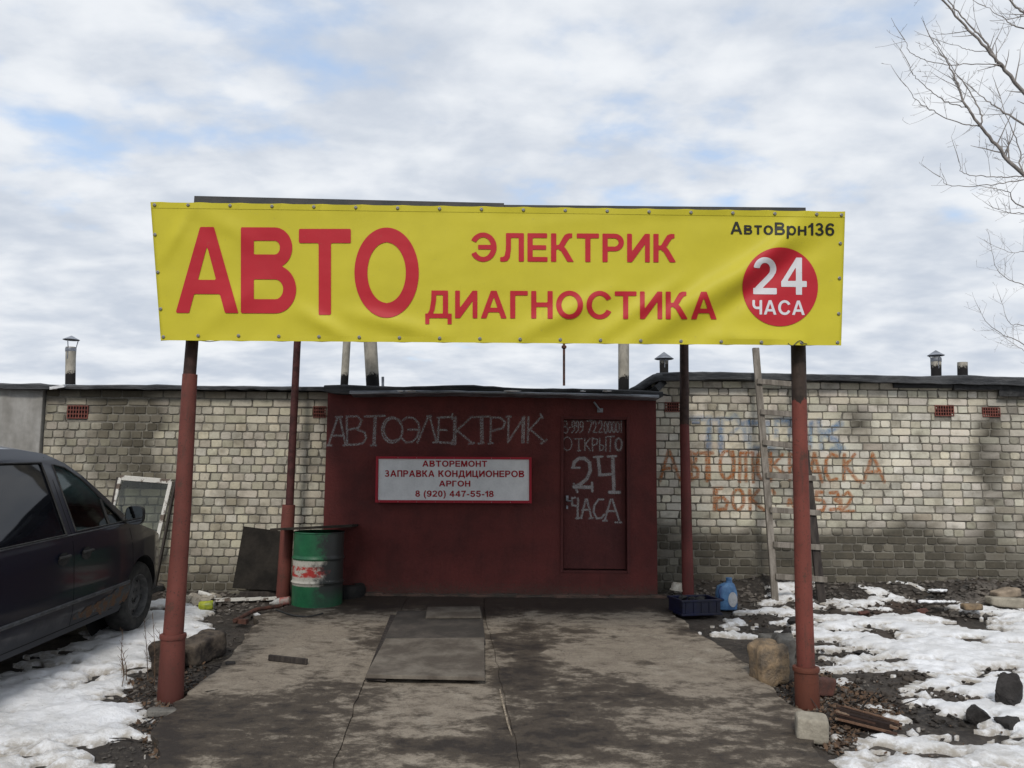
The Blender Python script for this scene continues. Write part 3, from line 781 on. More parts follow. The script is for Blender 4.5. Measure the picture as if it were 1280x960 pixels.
put_post(YP, [dict(s=[(248, 262, 15), (240, 430, 16.5), (236, 480, 17)], m=MP1u),
              dict(s=[(237.5, 468, 19.5), (228, 640, 22), (216, 800, 26)], m=MP1, n='lower_pipe'),
              dict(s=[(216.5, 793, 30), (212.4, 886, 33.5)], m=MP1, n='base_sleeve', ring=1)], 'front left post in three widening sections with a ragged collar')
put_post(YP, [dict(s=[(994, 268, 18), (998, 440, 19.5), (1000.5, 575, 20), (1005, 760, 22.5), (1008, 850, 23)], m=MP2),
              dict(s=[(1007.5, 834, 30.5), (1010, 896, 31.2)], m=M_SLEEVE, n='base_sleeve', ring=1)], 'front right post, dark above and red below, with rusty sleeve')
put_post(YB, [dict(s=[(377, 376, 9), (371.5, 430, 9.5), (361.5, 640, 10.5)], m=MP4), dict(s=[(361, 631, 17), (352.6, 758, 17.6)], m=MP1, n='base_sleeve')], 'thin rear left post stepped into a thick red pipe')
put_post(YB + .1, [dict(s=[(855, 376, 11.5), (855.5, 530, 12.5), (860.4, 758, 15.7)], m=MP3)], 'rear right post beside the red front')
b = MB(); cl = at(861.5, 529, YB); b.tube([cl + Vector((.02, -.06, 0)), cl + Vector((.11, -.06, 0))], .018, 8); b.build('clamp', M_ZINC, can)
M_BEAM = pm('dark painted beam', (.022, .026, .028), (.045, .042, .04), 7, .55, .3)
M_SHEET = pm('corrugated roof sheet', (.06, .062, .066), (.035, .033, .032), 3, .5, .2, metal=.4)
def bar_px(n, x0, y0, x1, y1, Y, hz, mat=M_BEAM, d=.08):
    b = MB(); a = at(x0, y0, Y); c = at(x1, y1, Y); b.bar(a, c, hz, d); return b.build(n, mat, can)
bar_px('front_beam', 245, 251.5, 630, 260.5, YP + .02, .060)
bar_px('roof_edge', 627, 261, 1005, 264.5, YP + .04, .040)
rl, rr = at(377, 376, YB), at(855, 376, YB)
b = MB(); b.bar(rl, rr, .07, .07); b.build('rear_beam', M_BEAM, can)
for (x, y), rp in (((252, 262), rl), ((985, 268), rr)):
    b = MB(); b.bar(at(x, y + 6, YP), rp, .06, .06, Vector((1, 0, 0))); b.build('side_beam', M_BEAM, can)
def roof_sheet(xa, xb, ya, yb, dz):
    A, B = at(xa, ya, YP - .02), at(xb, yb, YP - .02); t0 = (A.x - at(252, 262, YP).x) / (at(985, 268, YP).x - at(252, 262, YP).x)
    b = MB(); n = 60; vs = []
    for i in range(n + 1):
        t = i / n; p = A.lerp(B, t); g_ = (p.x - at(252, 262, YP).x) / (at(985, 268, YP).x - at(252, 262, YP).x); q = rl.lerp(rr, g_) + Vector((0, .15, .05))
        zz_ = .012 * (1 if i % 2 else -1) + dz
        vs += [p + Vector((0, 0, zz_)), q + Vector((0, 0, zz_)), p + Vector((0, 0, zz_ - .008)), q + Vector((0, 0, zz_ - .008))]
    fs = []
    for i in range(n):
        a = i * 4; fs += [(a, a + 4, a + 5, a + 1), (a + 2, a + 3, a + 7, a + 6), (a, a + 2, a + 6, a + 4)]
    b.add(vs, fs); b.build('roof_sheet', M_SHEET, can)
roof_sheet(247, 628, 252.5, 261, -.004); roof_sheet(632, 1003, 262, 265.5, -.002)

# ------------------------------------------------------------------ lettering: glyph outlines as unions of simple polygons, cap height 1
def arc(cx, cy, ro, ri, a0, a1, n=22):
    o = [(cx + ro[0] * math.cos(R(a0 + (a1 - a0) * i / n)), cy + ro[1] * math.sin(R(a0 + (a1 - a0) * i / n))) for i in range(n + 1)]
    i_ = [(cx + ri[0] * math.cos(R(a0 + (a1 - a0) * i / n)), cy + ri[1] * math.sin(R(a0 + (a1 - a0) * i / n))) for i in range(n + 1)]
    return o + i_[::-1]
def bx(x0, y0, x1, y1): return [(x0, y0), (x1, y0), (x1, y1), (x0, y1)]
def bowl(xs_, cy, h, w, tv=.2, th=.165):
    ro = (min(w * .62, h / 2 * 1.15), h / 2); ri = (max(ro[0] - tv, .03), h / 2 - th); cx = xs_ + w - ro[0]
    return [bx(xs_ - .1, cy + h / 2 - th, cx + .01, cy + h / 2), bx(xs_ - .1, cy - h / 2, cx + .01, cy - h / 2 + th), arc(cx, cy, ro, ri, -90, 90)]
def stem(x, w=.2): return bx(x, 0, x + w, 1)
G = {
 'А': (1.0, [[(0, 0), (.215, 0), (.5, .78), (.61, 1), (.39, 1)], [(1, 0), (.785, 0), (.5, .78), (.39, 1), (.61, 1)], bx(.24, .22, .76, .385)]),
 'Б': (.86, [stem(0), bx(.1, .835, .76, 1)] + bowl(.15, .31, .62, .70)),
 'В': (.86, [stem(0)] + bowl(.15, .765, .47, .64, .19, .155) + bowl(.15, .28, .56, .70, .2, .165)),
 'Г': (.68, [stem(0), bx(0, .835, .68, 1)]),
 'Д': (1.02, [bx(0, 0, 1.02, .165), bx(0, -.22, .16, .1), bx(.86, -.22, 1.02, .1), stem(.68), bx(.26, .835, .88, 1), [(.24, 1), (.43, 1), (.42, .65), (.36, .3), (.26, .1), (.06, .1), (.17, .3), (.23, .65)]]),
 'Е': (.76, [stem(0), bx(0, 0, .76, .165), bx(0, .42, .71, .58), bx(0, .835, .745, 1)]),
 'З': (.78, [arc(.37, .735, (.33, .275), (.15, .125), -90, 155), arc(.38, .28, (.38, .295), (.18, .135), -158, 90), bx(.24, .435, .40, .585)]),
 'И': (.86, [stem(0, .185), stem(.675, .185), [(.1, .0), (.185, .0), (.76, .74), (.76, 1), (.675, 1), (.1, .27)]]),
 'К': (.84, [stem(0), [(.18, .42), (.18, .58), (.30, .60), (.42, .80), (.52, .95), (.64, 1.0), (.80, 1), (.80, .85), (.70, .83), (.60, .70), (.53, .58), (.43, .50)], [(.28, .56), (.48, .55), (.58, .44), (.86, 0), (.62, 0), (.38, .38), (.30, .42)]]),
 'Л': (.90, [stem(.70), bx(.22, .835, .8, 1), [(.22, 1), (.41, 1), (.41, .45), (.37, .15), (.28, .02), (.13, -.01), (0, .0), (0, .155), (.10, .155), (.17, .20), (.21, .38), (.22, .6)]]),
 'М': (1.0, [stem(0, .185), stem(.815, .185), [(.02, 1), (.27, 1), (.5, .30), (.60, 0), (.40, 0)], [(.98, 1), (.73, 1), (.5, .30), (.40, 0), (.60, 0)]]),
 'Н': (.83, [stem(0), stem(.63), bx(.1, .42, .75, .585)]),
 'О': (1.04, [arc(.52, .5, (.52, .515), (.31, .345), -90, 90, 30), arc(.52, .5, (.52, .515), (.31, .345), 90, 270, 30)]),
 'П': (.82, [stem(0), stem(.62), bx(.05, .835, .75, 1)]),
 'Р': (.80, [stem(0)] + bowl(.15, .69, .62, .66)),
 'С': (.96, [arc(.51, .5, (.51, .515), (.30, .345), 28, 332, 40)]),
 'Т': (.84, [bx(0, .835, .84, 1), stem(.32)]),
 'Ц': (.93, [stem(0), stem(.58), bx(0, 0, .93, .165), bx(.77, -.22, .93, .1)]),
 'Ч': (.76, [stem(.56), arc(.33, .72, (.33, .35), (.13, .18), 180, 270, 12), bx(0, .70, .2, 1), bx(.32, .37, .65, .545)]),
 'Э': (.96, [arc(.45, .5, (.51, .515), (.30, .345), -152, 152, 40), bx(.26, .42, .80, .58)]),
 '0': (.72, [arc(.36, .5, (.36, .51), (.16, .36), -90, 90), arc(.36, .5, (.36, .51), (.16, .36), 90, 270)]),
 '1': (.44, [stem(.24), [(.42, 1), (.28, 1), (.17, .86), (0, .76), (0, .60), (.15, .65), (.26, .73), (.42, .73)]]),
 '2': (.74, [arc(.37, .69, (.355, .315), (.16, .16), -28, 175, 24), bx(0, 0, .74, .17), [(.535, .62), (.675, .54), (.60, .44), (.27, .15), (0, 0), (0, .05), (.08, .20), (.42, .50)]]),
 '3': (.74, [arc(.36, .735, (.31, .275), (.13, .125), -90, 165), arc(.36, .28, (.37, .295), (.18, .14), -168, 90), bx(.25, .43, .38, .58)]),
 '4': (.80, [bx(.46, 0, .65, 1), bx(0, .21, .80, .37), [(0, .21), (.02, .37), (.47, 1), (.60, 1), (.50, .80), (.17, .34)]]),
 '5': (.76, [arc(.37, .325, (.38, .335), (.18, .175), -165, 140), bx(.13, .835, .70, 1), [(.11, 1), (.28, 1), (.20, .50), (.03, .46)]]),
 '6': (.74, [arc(.37, .325, (.37, .335), (.17, .18), -180, 180, 30), arc(.42, .55, (.42, .455), (.22, .30), 40, 185, 20), bx(0, .32, .2, .56)]),
 '7': (.72, [bx(0, .83, .72, 1), [(.72, 1), (.72, .86), (.50, .55), (.37, 0), (.17, 0), (.28, .45), (.50, .84)]]),
 '8': (.74, [arc(.37, .74, (.32, .27), (.14, .125), -180, 180, 30), arc(.37, .285, (.37, .295), (.18, .145), -180, 180, 30)]),
 '9': (.74, [arc(.37, .675, (.37, .335), (.17, .18), -180, 180, 30), arc(.32, .45, (.42, .455), (.22, .30), 220, 365, 20), bx(.54, .44, .74, .68)]),
 '(': (.36, [arc(.55, .36, (.55, .78), (.36, .68), 118, 242, 16)]), ')': (.36, [arc(-.19, .36, (.55, .78), (.36, .68), -62, 62, 16)]),
 '-': (.42, [bx(.02, .28, .40, .44)]), ' ': (.30, []),
}
def low(ch, s=.74, thick=1.22):   # small forms of letters whose small shape repeats the capital
    w_, P = G[ch]; return (w_ * s * 1.06, [[(x * s * 1.06, y * s) for x, y in q] for q in P])
G['в'] = (.72, [bx(0, 0, .19, .74)] + [[(x, y) for x, y in q] for q in bowl(.14, .56, .36, .50, .17, .13) + bowl(.14, .215, .43, .55, .18, .14)])
G['т'] = (.64, [bx(0, .59, .64, .74), bx(.225, 0, .415, .74)])
G['о'] = (.80, [arc(.40, .37, (.40, .385), (.20, .235), -90, 90, 24), arc(.40, .37, (.40, .385), (.20, .235), 90, 270, 24)])
G['р'] = (.80, [bx(0, -.28, .19, .74), arc(.42, .37, (.37, .385), (.19, .235), -180, 180, 30)])
G['н'] = (.72, [bx(0, 0, .19, .74), bx(.53, 0, .72, .74), bx(.1, .30, .62, .45)])
def word_field(text, x0, x1, ytop, ybase, slope, XX, YY, sp=.13):
    """evaluate a word on a pixel grid (x right, y down)"""
    adv = sum(G[c][0] + (sp if c != ' ' else sp) for c in text) - sp; sx = (x1 - x0) / adv; sy = ybase - ytop
    F_ = np.full(XX.shape, -1e9); cur = 0.0
    for c in text:
        w_, P = G[c]; ox = x0 + cur * sx
        U = (XX - ox) / sx; Vv = (ybase + slope * (XX - x0) - YY) / sy
        m = (U > -.25) & (U < w_ + .25) & (Vv > -.4) & (Vv < 1.3)
        if m.any():
            u, v = U[m], Vv[m]; f = np.full(u.shape, -1e9)
            for q in P: f = np.maximum(f, sdpoly(u, v, q))
            F_[m] = np.maximum(F_[m], f * min(sx, sy))
        cur += w_ + sp
    return F_
def letter_mesh(fieldfn, x0, x1, y0, y1, step, surf, name, mat, parent):
    xs_ = np.arange(x0, x1 + step, step); ys_ = np.arange(y0, y1 + step, step)
    XX, YY = np.meshgrid(xs_, ys_, indexing='ij'); F_ = np.clip(fieldfn(XX, YY), -50, 50)
    vs, fs = march(F_, xs_, ys_)
    b = MB(); b.v = [tuple(surf(x, y)) for x, y in vs]; b.f = [tuple(reversed(f)) for f in fs]
    return b.build(name, mat, parent, fix=False)

# ------------------------------------------------------------------ the banner
YBAN = YP - .17
CRN = dict(tl=(188, 252), tr=(1056.5, 264), br=(1051.5, 432.5), bl=(201, 426))
def uvban(px, py):
    u = (px - 194) / (1054 - 194); 
    xt, yt = 188 + u * 868.5, 252 + 12 * u; xb, yb = 201 + u * 850.5, 426 + 6.5 * u
    return u, (py - yt) / (yb - yt)
def ban_y(px, py):
    u, v = uvban(px, py); d = 0.0
    X, Y = px / 160.0, py / 160.0
    def fold(ax, ay, bx_, by_, wd, amp):
        ex, ey = bx_ - ax, by_ - ay; L = math.hypot(ex, ey); nx, ny = -ey / L, ex / L
        t = ((px - ax) * ex + (py - ay) * ey) / (L * L); s = (px - ax) * nx + (py - ay) * ny
        return amp * math.exp(-(s / wd) ** 2) * max(0.0, 1 - abs(t - .5) * 1.7) ** .7 if abs(t - .5) < .588 else 0.0
    d += fold(770, 440, 985, 300, 15, -.050) + fold(800, 455, 1030, 300, 14, .036) + fold(640, 425, 770, 360, 12, -.034) + fold(735, 430, 860, 345, 11, -.030)
    d += fold(850, 425, 1010, 270, 13, -.030) + fold(890, 420, 1000, 428, 10, -.03) + fold(240, 258, 200, 330, 8, -.022) + fold(236, 256, 330, 310, 12, -.012) + fold(240, 420, 330, 350, 12, -.014)
    d += fold(370, 385, 440, 425, 10, -.026) + fold(430, 390, 560, 420, 11, -.028) + fold(1010, 262, 960, 330, 14, -.016) + fold(560, 262, 990, 272, 13, .012) + fold(690, 275, 900, 262, 9, -.010)
    d += .022 * (float(vnoise(X * .9, Y * .9, 201)) - .5) + .008 * (float(vnoise(X * 3 + Y, Y * 3, 211)) - .5)
    e = (px - 200) % 50.6 / 50.6      # scalloping between the eyelets
    sc_ = math.sin(math.pi * e)
    d += -.010 * sc_ * math.exp(-(v / .10)) - .012 * sc_ * math.exp(-((1 - v) / .09))
    ex_ = abs(((px - 196) % 50.6) - 25.3); ex_ = 25.3 - ex_
    d += -.010 * math.exp(-ex_ / 5) * (math.exp(-max(v, 0) / .10) + math.exp(-max(1 - v, 0) / .10)) + .010 * (float(fbm(X * 2.2 + Y * 1.5, Y * 4.5 - X, 3, 221)) - .5)
    d += .02 * v * math.exp(-u / .03)
    return d
def banpt(px, py, off=0.0):
    Y = YBAN + ban_y(px, py) - off; return at(px, py, Y)
def m_vinyl(name, c, c2=None):
    t = NT(name); n = t.noise(3, 5, .6)
    q = t.mix(t.ramp(n, .3, .7), c, c2 or tuple(x * .93 for x in c))
    q = t.mix(t.ramp(t.noise(7, 6, .7, stretch=(1, 1, .35)), .62, .9), q, tuple(x * .70 for x in c)); q = t.mix(t.math('MULTIPLY', t.ramp(t.noise(30, 6, .8), .60, .74), .35), q, (.22, .19, .12))
    t.bump(t.noise(260, 2, .5), .10, .001)
    t.p.inputs['Coat Weight'].default_value = .03; t.p.inputs['Coat Roughness'].default_value = .3
    return t.done(q, .58, spec=.22)
M_YEL = m_vinyl('yellow vinyl', (.565, .495, .032)); M_LRED = m_vinyl('red print', (.47, .018, .030)); M_LBLK = m_vinyl('black print', (.018, .018, .016)); M_LWHT = m_vinyl('white print', (.66, .66, .68))
ban = thing('banner', (0, YBAN, 2.6), 'long yellow vinyl banner with red Cyrillic lettering laced to the canopy front', 'banner')
b = MB(); nu, nv = 190, 40; P = []
for i in range(nu + 1):
    for j in range(nv + 1):
        u, v = i / nu, j / nv
        xt, yt = 188 + u * 868.5, 252 + 12 * u; xb, yb = 201 + u * 850.5, 426 + 6.5 * u
        x = xt + (xb - xt) * v; y = yt + (yb - yt) * v
        e = math.sin(math.pi * (((x - 200) % 50.6) / 50.6))
        if j in (0,): y += e * .9
        if j == nv: y -= e * 1.1
        P.append(banpt(x, y))
b.v = [tuple(p) for p in P]
b.f = [(i * (nv + 1) + j, (i + 1) * (nv + 1) + j, (i + 1) * (nv + 1) + j + 1, i * (nv + 1) + j + 1)[::-1] for i in range(nu) for j in range(nv)]
sheet = b.build('sheet', M_YEL, ban, smooth=True, fix=False)
sm = sheet.modifiers.new('thick', 'SOLIDIFY'); sm.thickness = .0015; sm.offset = -1
# hem welt
for v0, v1 in ((0.0, .045), (.955, 1.0)):
    hem = MB()
    for i in range(nu):
        q = []
        for (u_, v_) in ((i / nu, v0), ((i + 1) / nu, v0), ((i + 1) / nu, v1), (i / nu, v1)):
            xt, yt = 188 + u_ * 868.5, 252 + 12 * u_; xb, yb = 201 + u_ * 850.5, 426 + 6.5 * u_
            v_ = min(max(v_, .004), .996); q.append(banpt(xt + (xb - xt) * v_, yt + (yb - yt) * v_, .0025))
        hem.add(q, [(3, 2, 1, 0)])
    hem.build('hem', M_YEL, ban, fix=False)
LB = lambda x, y: banpt(x, y, .0045)
words = [('А', 219.5, 298, 283.5, 391, .004), ('В', 301, 371, 284, 391.5, .004), ('Т', 373.5, 438.5, 286, 393.5, .0), ('О', 443, 523.5, 286, 395.5, 0)]
for tx, x0, x1, yt, yb, sl in words:
    fn = (lambda XX, YY, a=(tx, x0, x1, yt, yb, sl): word_field(*a, XX, YY))
    letter_mesh(fn, x0 - 2, x1 + 2, yt - 3, yb + 4, 1.7, LB, 'lettering', M_LRED, ban)
for tx, x0, x1, yt, yb, sl, m, st in (('ЭЛЕКТРИК', 589, 844.5, 291, 326.5, .0055, M_LRED, 1.0), ('ДИАГНОСТИКА', 531.5, 896, 363, 397.5, .0045, M_LRED, 1.0), ('АвтоВрн136', 913, 1043, 277, 292.5, .016, M_LBLK, .55)):
    fn = (lambda XX, YY, a=(tx, x0, x1, yt, yb, sl): word_field(*a, XX, YY))
    letter_mesh(fn, x0 - 2, x1 + 2, yt - 3, yb + 14, st, LB, 'lettering', m, ban)
letter_mesh(lambda X_, Y_: 1 * (1 - np.hypot((X_ - 975.3) / 47.2, (Y_ - 358.5) / 49.3)) * 40, 925, 1026, 306, 411, 1.7, LB, 'round_emblem', M_LRED, ban)
LB2 = lambda x, y: banpt(x, y, .0065)
for tx, x0, x1, yt, yb, sl, st in (('2', 941.5, 971, 321.5, 367.7, .01, .9), ('4', 976.5, 1008.5, 321.8, 368.2, .01, .9), ('ЧАСА', 940.5, 1006, 375, 393, .012, .6)):
    fn = (lambda XX, YY, a=(tx, x0, x1, yt, yb, sl): word_field(*a, XX, YY))
    letter_mesh(fn, x0 - 2, x1 + 2, yt - 3, yb + 5, st, LB2, 'lettering', M_LWHT, ban)
ring = MB(); ring.lathe([(.0055, 0), (.006, -.002), (.009, -.003), (.0125, -.0015), (.013, 0)], (0, 0, 0), 14, Matrix.Rotation(R(-90), 3, 'X')); ring.lathe([(.0005, -.0005), (.0065, -.0005)], (0, 0, 0), 14, Matrix.Rotation(R(-90), 3, 'X'))
M_EYE = pm('eyelet metal', (.40, .39, .36), (.10, .10, .09), 30, .5, 0, metal=.4)
proto = ring.build('eyelet', M_EYE, None, smooth=True)
eye_px = [(193, 256)] + [(235 + i * 52.4, 256 + i * .78) for i in range(16)] + [(1052, 268.5)]
eye_px += [(204, 421), (247.5, 419.5)] + [(298 + i * 50.3, 419.5 + i * .63) for i in range(15)] + [(1047, 428)]
eye_px += [(193.5, 293), (197, 340), (200.5, 386), (1050.5, 304), (1049.5, 347.5), (1048.5, 392)]
for i, (x, y) in enumerate(eye_px):
    o = proto if i == 0 else proto.copy()
    if i: col.objects.link(o)
    o.parent = ban; o.location = banpt(x, y, .008) - ban.location
b = MB(); pts = [banpt(985 + i * 1.4, 429 + 3.2 * math.sin(i * .45) * (1 if i < 14 else .3), .012) for i in range(18)]; b.tube(pts, .003, 5)
pts = [banpt(252, 426, -.02), at(262, 427, YP - .1), at(275, 425.5, YP - .16)]; b.tube(pts, .003, 5)
b.build('lacing_cord', M_BEAM, ban)

# ------------------------------------------------------------------ notice board on the red wall
YS = YF - .10
sg = thing('notice_board', at(567, 600, YS), 'white notice board in a red frame on the red wall', 'sign')
M_SW = pm('dull white board', (.72, .73, .74), (.64, .65, .66), 5, .55, .1); M_SR = m_vinyl('red frame paint', (.36, .02, .035)); M_SL = m_vinyl('red board print', (.33, .015, .025))
b = MB(); sp = [at(x, y, YS) for x, y in ((470, 570.5), (664.5, 571.5), (664.5, 629), (469, 628))]
b.slab4(sp, (0, 1, 0), .095); b.build('box', M_SR, sg, bevel=.004)
b = MB(); b.slab4([at(x, y, YS - .003) for x, y in ((473.2, 573.3), (661.3, 574.2), (661.3, 625.8), (472.6, 625))], (0, 1, 0), .0025); b.build('face', M_SW, sg)
b = MB()
for (x0, y0), (x1, y1) in (((470, 572), (664.5, 573)), ((664.5, 627.6), (469, 626.6))): b.bar(at(x0, y0, YS - .008), at(x1, y1, YS - .008), .028, .02)
for (x0, y0), (x1, y1) in (((471.6, 573), (470.6, 627)), ((663, 574), (663, 628))): b.bar(at(x0, y0, YS - .0075), at(x1, y1, YS - .0075), .028, .018)
b.build('frame', M_SR, sg)
SS = lambda x, y: at(x, y, YS - .0055)
for tx, x0, x1, yt, yb in (('АВТОРЕМОНТ', 528, 608.8, 575.8, 583.2), ('ЗАПРАВКА', 480.8, 543, 587.8, 595.8), ('КОНДИЦИОНЕРОВ', 548, 655.3, 588, 596), ('АРГОН', 548.8, 587.8, 600.8, 608.0), ('8 (920) 447-55-18', 519.2, 617, 613.2, 620.8)):
    fn = (lambda XX, YY, a=(tx, x0, x1, yt, yb, .004): word_field(*a, XX, YY, sp=.16) + .12)
    letter_mesh(fn, x0 - 1, x1 + 1, yt - 1.5, yb + 2.5, .36, SS, 'lettering', M_SL, sg)
b = MB()
for i in range(9):
    for y in (572.2, 627.2): b.rock(at(474 + i * 23.4, y + i * .1, YS - .018), (.006, .004, .006), 1, .1, i)
tag(b.build('screws', M_EYE, sg), kind='stuff')

# ------------------------------------------------------------------ chalk and spray strokes laid on the walls as thin pigment
def m_pigment(name, c, grain=.5, sc_=60):
    t = NT(name); a = t.attr(); P = t.pos(); n = t.noise(sc_, 5, .75, P); n2 = t.noise(9, 4, .6, P)
    al = t.math('MULTIPLY', a.outputs[0], t.math('ADD', 1 - grain, t.math('MULTIPLY', t.ramp(n, .42, .62), grain)), clamp=True)
    al = t.math('MULTIPLY', al, t.ramp(n2, .25, .6, .68, 1.0), clamp=True)
    t.put(t.p.inputs['Alpha'], al)
    return t.done(c, .95, spec=.1)
def pigment(strokes, surf, x0, x1, y0, y1, step, name, mat, parent, soft=.5, keep=None):
    xs_ = np.arange(x0, x1, step); ys_ = np.arange(y0, y1, step); XX, YY = np.meshgrid(xs_, ys_, indexing='ij')
    A = np.zeros(XX.shape)
    for pts, wd, al in strokes:
        mx = (XX > min(p[0] for p in pts) - wd * 2) & (XX < max(p[0] for p in pts) + wd * 2) & (YY > min(p[1] for p in pts) - wd * 2) & (YY < max(p[1] for p in pts) + wd * 2)
        if not mx.any(): continue
        d = dline(XX[mx], YY[mx], pts); A[mx] = np.maximum(A[mx], al * (1 - sstep(d, wd * (1 - soft), wd * (1 + soft * .6))))
    nx, ny = A.shape; idx = -np.ones(A.shape, int); b = MB()
    cell = (A[:-1, :-1] + A[1:, :-1] + A[1:, 1:] + A[:-1, 1:]) > .02
    def vid(i, j):
        if idx[i, j] < 0:
            idx[i, j] = len(b.v); p = surf(xs_[i], ys_[j]); q = A[i, j]
            if keep is not None and not keep(p): q *= .12
            b.v.append(tuple(p)); b.c.append((q, q, q, 1))
        return idx[i, j]
    for i, j in zip(*np.nonzero(cell)): b.f.append((vid(i, j + 1), vid(i + 1, j + 1), vid(i + 1, j), vid(i, j)))
    return b.build(name, mat, parent, fix=False)
def ell(cx, cy, rx, ry, a0=0, a1=360, n=20): return [(cx + rx * math.cos(R(a0 + (a1 - a0) * i / n)), cy - ry * math.sin(R(a0 + (a1 - a0) * i / n))) for i in range(n + 1)]
def scale(strokes, ox, oy, k, wd, al):
    o = []
    for q in strokes:
        w_ = wd; a_ = al
        if isinstance(q, tuple): q, w_, a_ = q
        o.append(([(ox + x / k, oy + y / k) for x, y in q], w_ / k, a_))
    return o
CH1 = [[(45, 240), (95, 90)], [(105, 90), (137, 240)], [(60, 190), (122, 190)], [(85, 90), (118, 90)], [(38, 242), (60, 242)], [(125, 242), (150, 240)],
 [(145, 240), (143, 88), (200, 86), (222, 110), (205, 148), (155, 158)], [(200, 158), (238, 172), (246, 200), (230, 230), (190, 238), (145, 240)],
 [(240, 88), (345, 84)], [(292, 88), (284, 240)], [(272, 243), (298, 241)], [(298, 90), (291, 238)], ell(385, 160, 55, 68), ell(388, 158, 47, 60, 30, 300),
 [(442, 108), (465, 92), (500, 96), (526, 125), (530, 160), (518, 200), (490, 224), (458, 226), (438, 206)], [(470, 158), (530, 158)],
 [(520, 226), (578, 88)], [(585, 86), (622, 226)], [(604, 226), (632, 224)], [(572, 86), (592, 86)],
 [(635, 92), (628, 225)], [(628, 94), (706, 90)], [(628, 160), (676, 160)], [(618, 224), (706, 230)], [(706, 75), (704, 100)], [(706, 215), (704, 236)],
 [(716, 92), (714, 236)], [(724, 92), (722, 236)], [(805, 94), (726, 165)], [(728, 160), (815, 232)], [(795, 234), (822, 228)],
 [(808, 92), (905, 88)], [(858, 92), (860, 230)], [(866, 92), (868, 230)], [(846, 232), (872, 228)],
 [(912, 95), (908, 230)], [(912, 92), (960, 94), (988, 118), (975, 150), (915, 165)], [(900, 232), (920, 230)],
 [(1006, 88), (1003, 225)], [(1003, 225), (1088, 92)], [(1090, 90), (1086, 226)], [(996, 88), (1018, 88)], [(1082, 92), (1078, 226)],
 [(1112, 90), (1108, 226)], [(1185, 85), (1114, 162)], [(1122, 158), (1198, 222)], [(1180, 232), (1208, 212)], [(1176, 76), (1188, 96)]]
M_CHALK = m_pigment('white chalk', (.44, .42, .42), .42, 70)
pigment(scale(CH1, 400, 500, 4.267, 6.4, .60), lambda x, y: at(x, y, YF - .003), 404, 690, 512, 562, .45, 'chalk_lettering', M_CHALK, gr)
def two(x, y, w_, h): return [(x, y + h * .25), (x + w_ * .2, y + h * .05), (x + w_ * .5, y), (x + w_ * .85, y + h * .1), (x + w_, y + h * .3), (x + w_ * .75, y + h * .6), (x, y + h), (x + w_ * 1.05, y + h)]
D1 = [ell(98, 178, 15, 22), ell(100, 224, 20, 23), [(132, 205), (142, 205)], ell(160, 180, 10, 22), [(170, 180), (168, 225), (150, 245)], ell(190, 180, 10, 22), [(200, 180), (198, 225), (180, 243)], ell(222, 180, 11, 22), [(233, 180), (230, 225), (212, 243)],
 [(262, 158), (300, 156), (276, 245)], two(308, 158, 24, 84), two(350, 156, 26, 86), ell(403, 205, 12, 42), ell(434, 203, 12, 40), ell(464, 203, 12, 40), ell(493, 203, 12, 38), [(520, 156), (520, 240)],
 (ell(115, 328, 33, 50), 5, .6), [(170, 292), (228, 290)], [(200, 292), (202, 380)], [(190, 382), (214, 380)], [(245, 288), (247, 378)], [(283, 290), (250, 332)], [(252, 330), (288, 380)], [(302, 288), (304, 382)], [(302, 286), (340, 296), (338, 330), (306, 340)],
 [(358, 290), (358, 378)], [(358, 335), (385, 342), (385, 372), (360, 380)], [(405, 280), (403, 382)], [(412, 275), (466, 272)], [(440, 275), (436, 385)], (ell(500, 333, 24, 45), 9, .7)]
D2 = [([(150, 508), (206, 508)], 9, .9), ([(160, 500), (168, 465), (200, 438), (245, 438), (282, 470), (288, 530), (262, 590), (215, 630), (180, 645)], 14, .85), ([(165, 652), (300, 655)], 15, .9), ([(300, 620), (302, 685)], 10, .9), ([(165, 630), (190, 690)], 10, .7),
 ([(315, 428), (378, 424)], 9, .95), ([(345, 430), (360, 560)], 14, .85), ([(355, 562), (455, 556)], 12, .85), ([(418, 424), (480, 420)], 9, .95), ([(455, 425), (465, 690)], 15, .85), ([(432, 692), (505, 692)], 14, 1.0)]
D3 = [[(150, 735), (152, 790), (190, 795)], [(150, 735), (172, 732)], [(195, 740), (192, 885)], [(182, 888), (206, 885)], [(220, 885), (252, 745)], [(262, 745), (295, 885)], [(228, 825), (285, 822)], [(280, 888), (305, 885)],
 [(385, 745), (350, 745), (318, 790), (312, 840), (335, 888), (370, 885), (392, 860)], [(395, 905), (440, 745)], [(452, 745), (508, 915)], [(410, 835), (480, 832)], [(385, 905), (410, 905)], [(475, 918), (520, 918)]]
st = scale(D1, 690, 500, 6.0, 6.0, .62) + scale(D2, 690, 500, 6.0, 17, 1.0) + scale(D3, 690, 500, 6.0, 9.0, .75)
pigment(st, lambda x, y: at(x, y, YF + .062), 700, 780, 520, 656, .42, 'chalk_lettering', M_CHALK, dr)
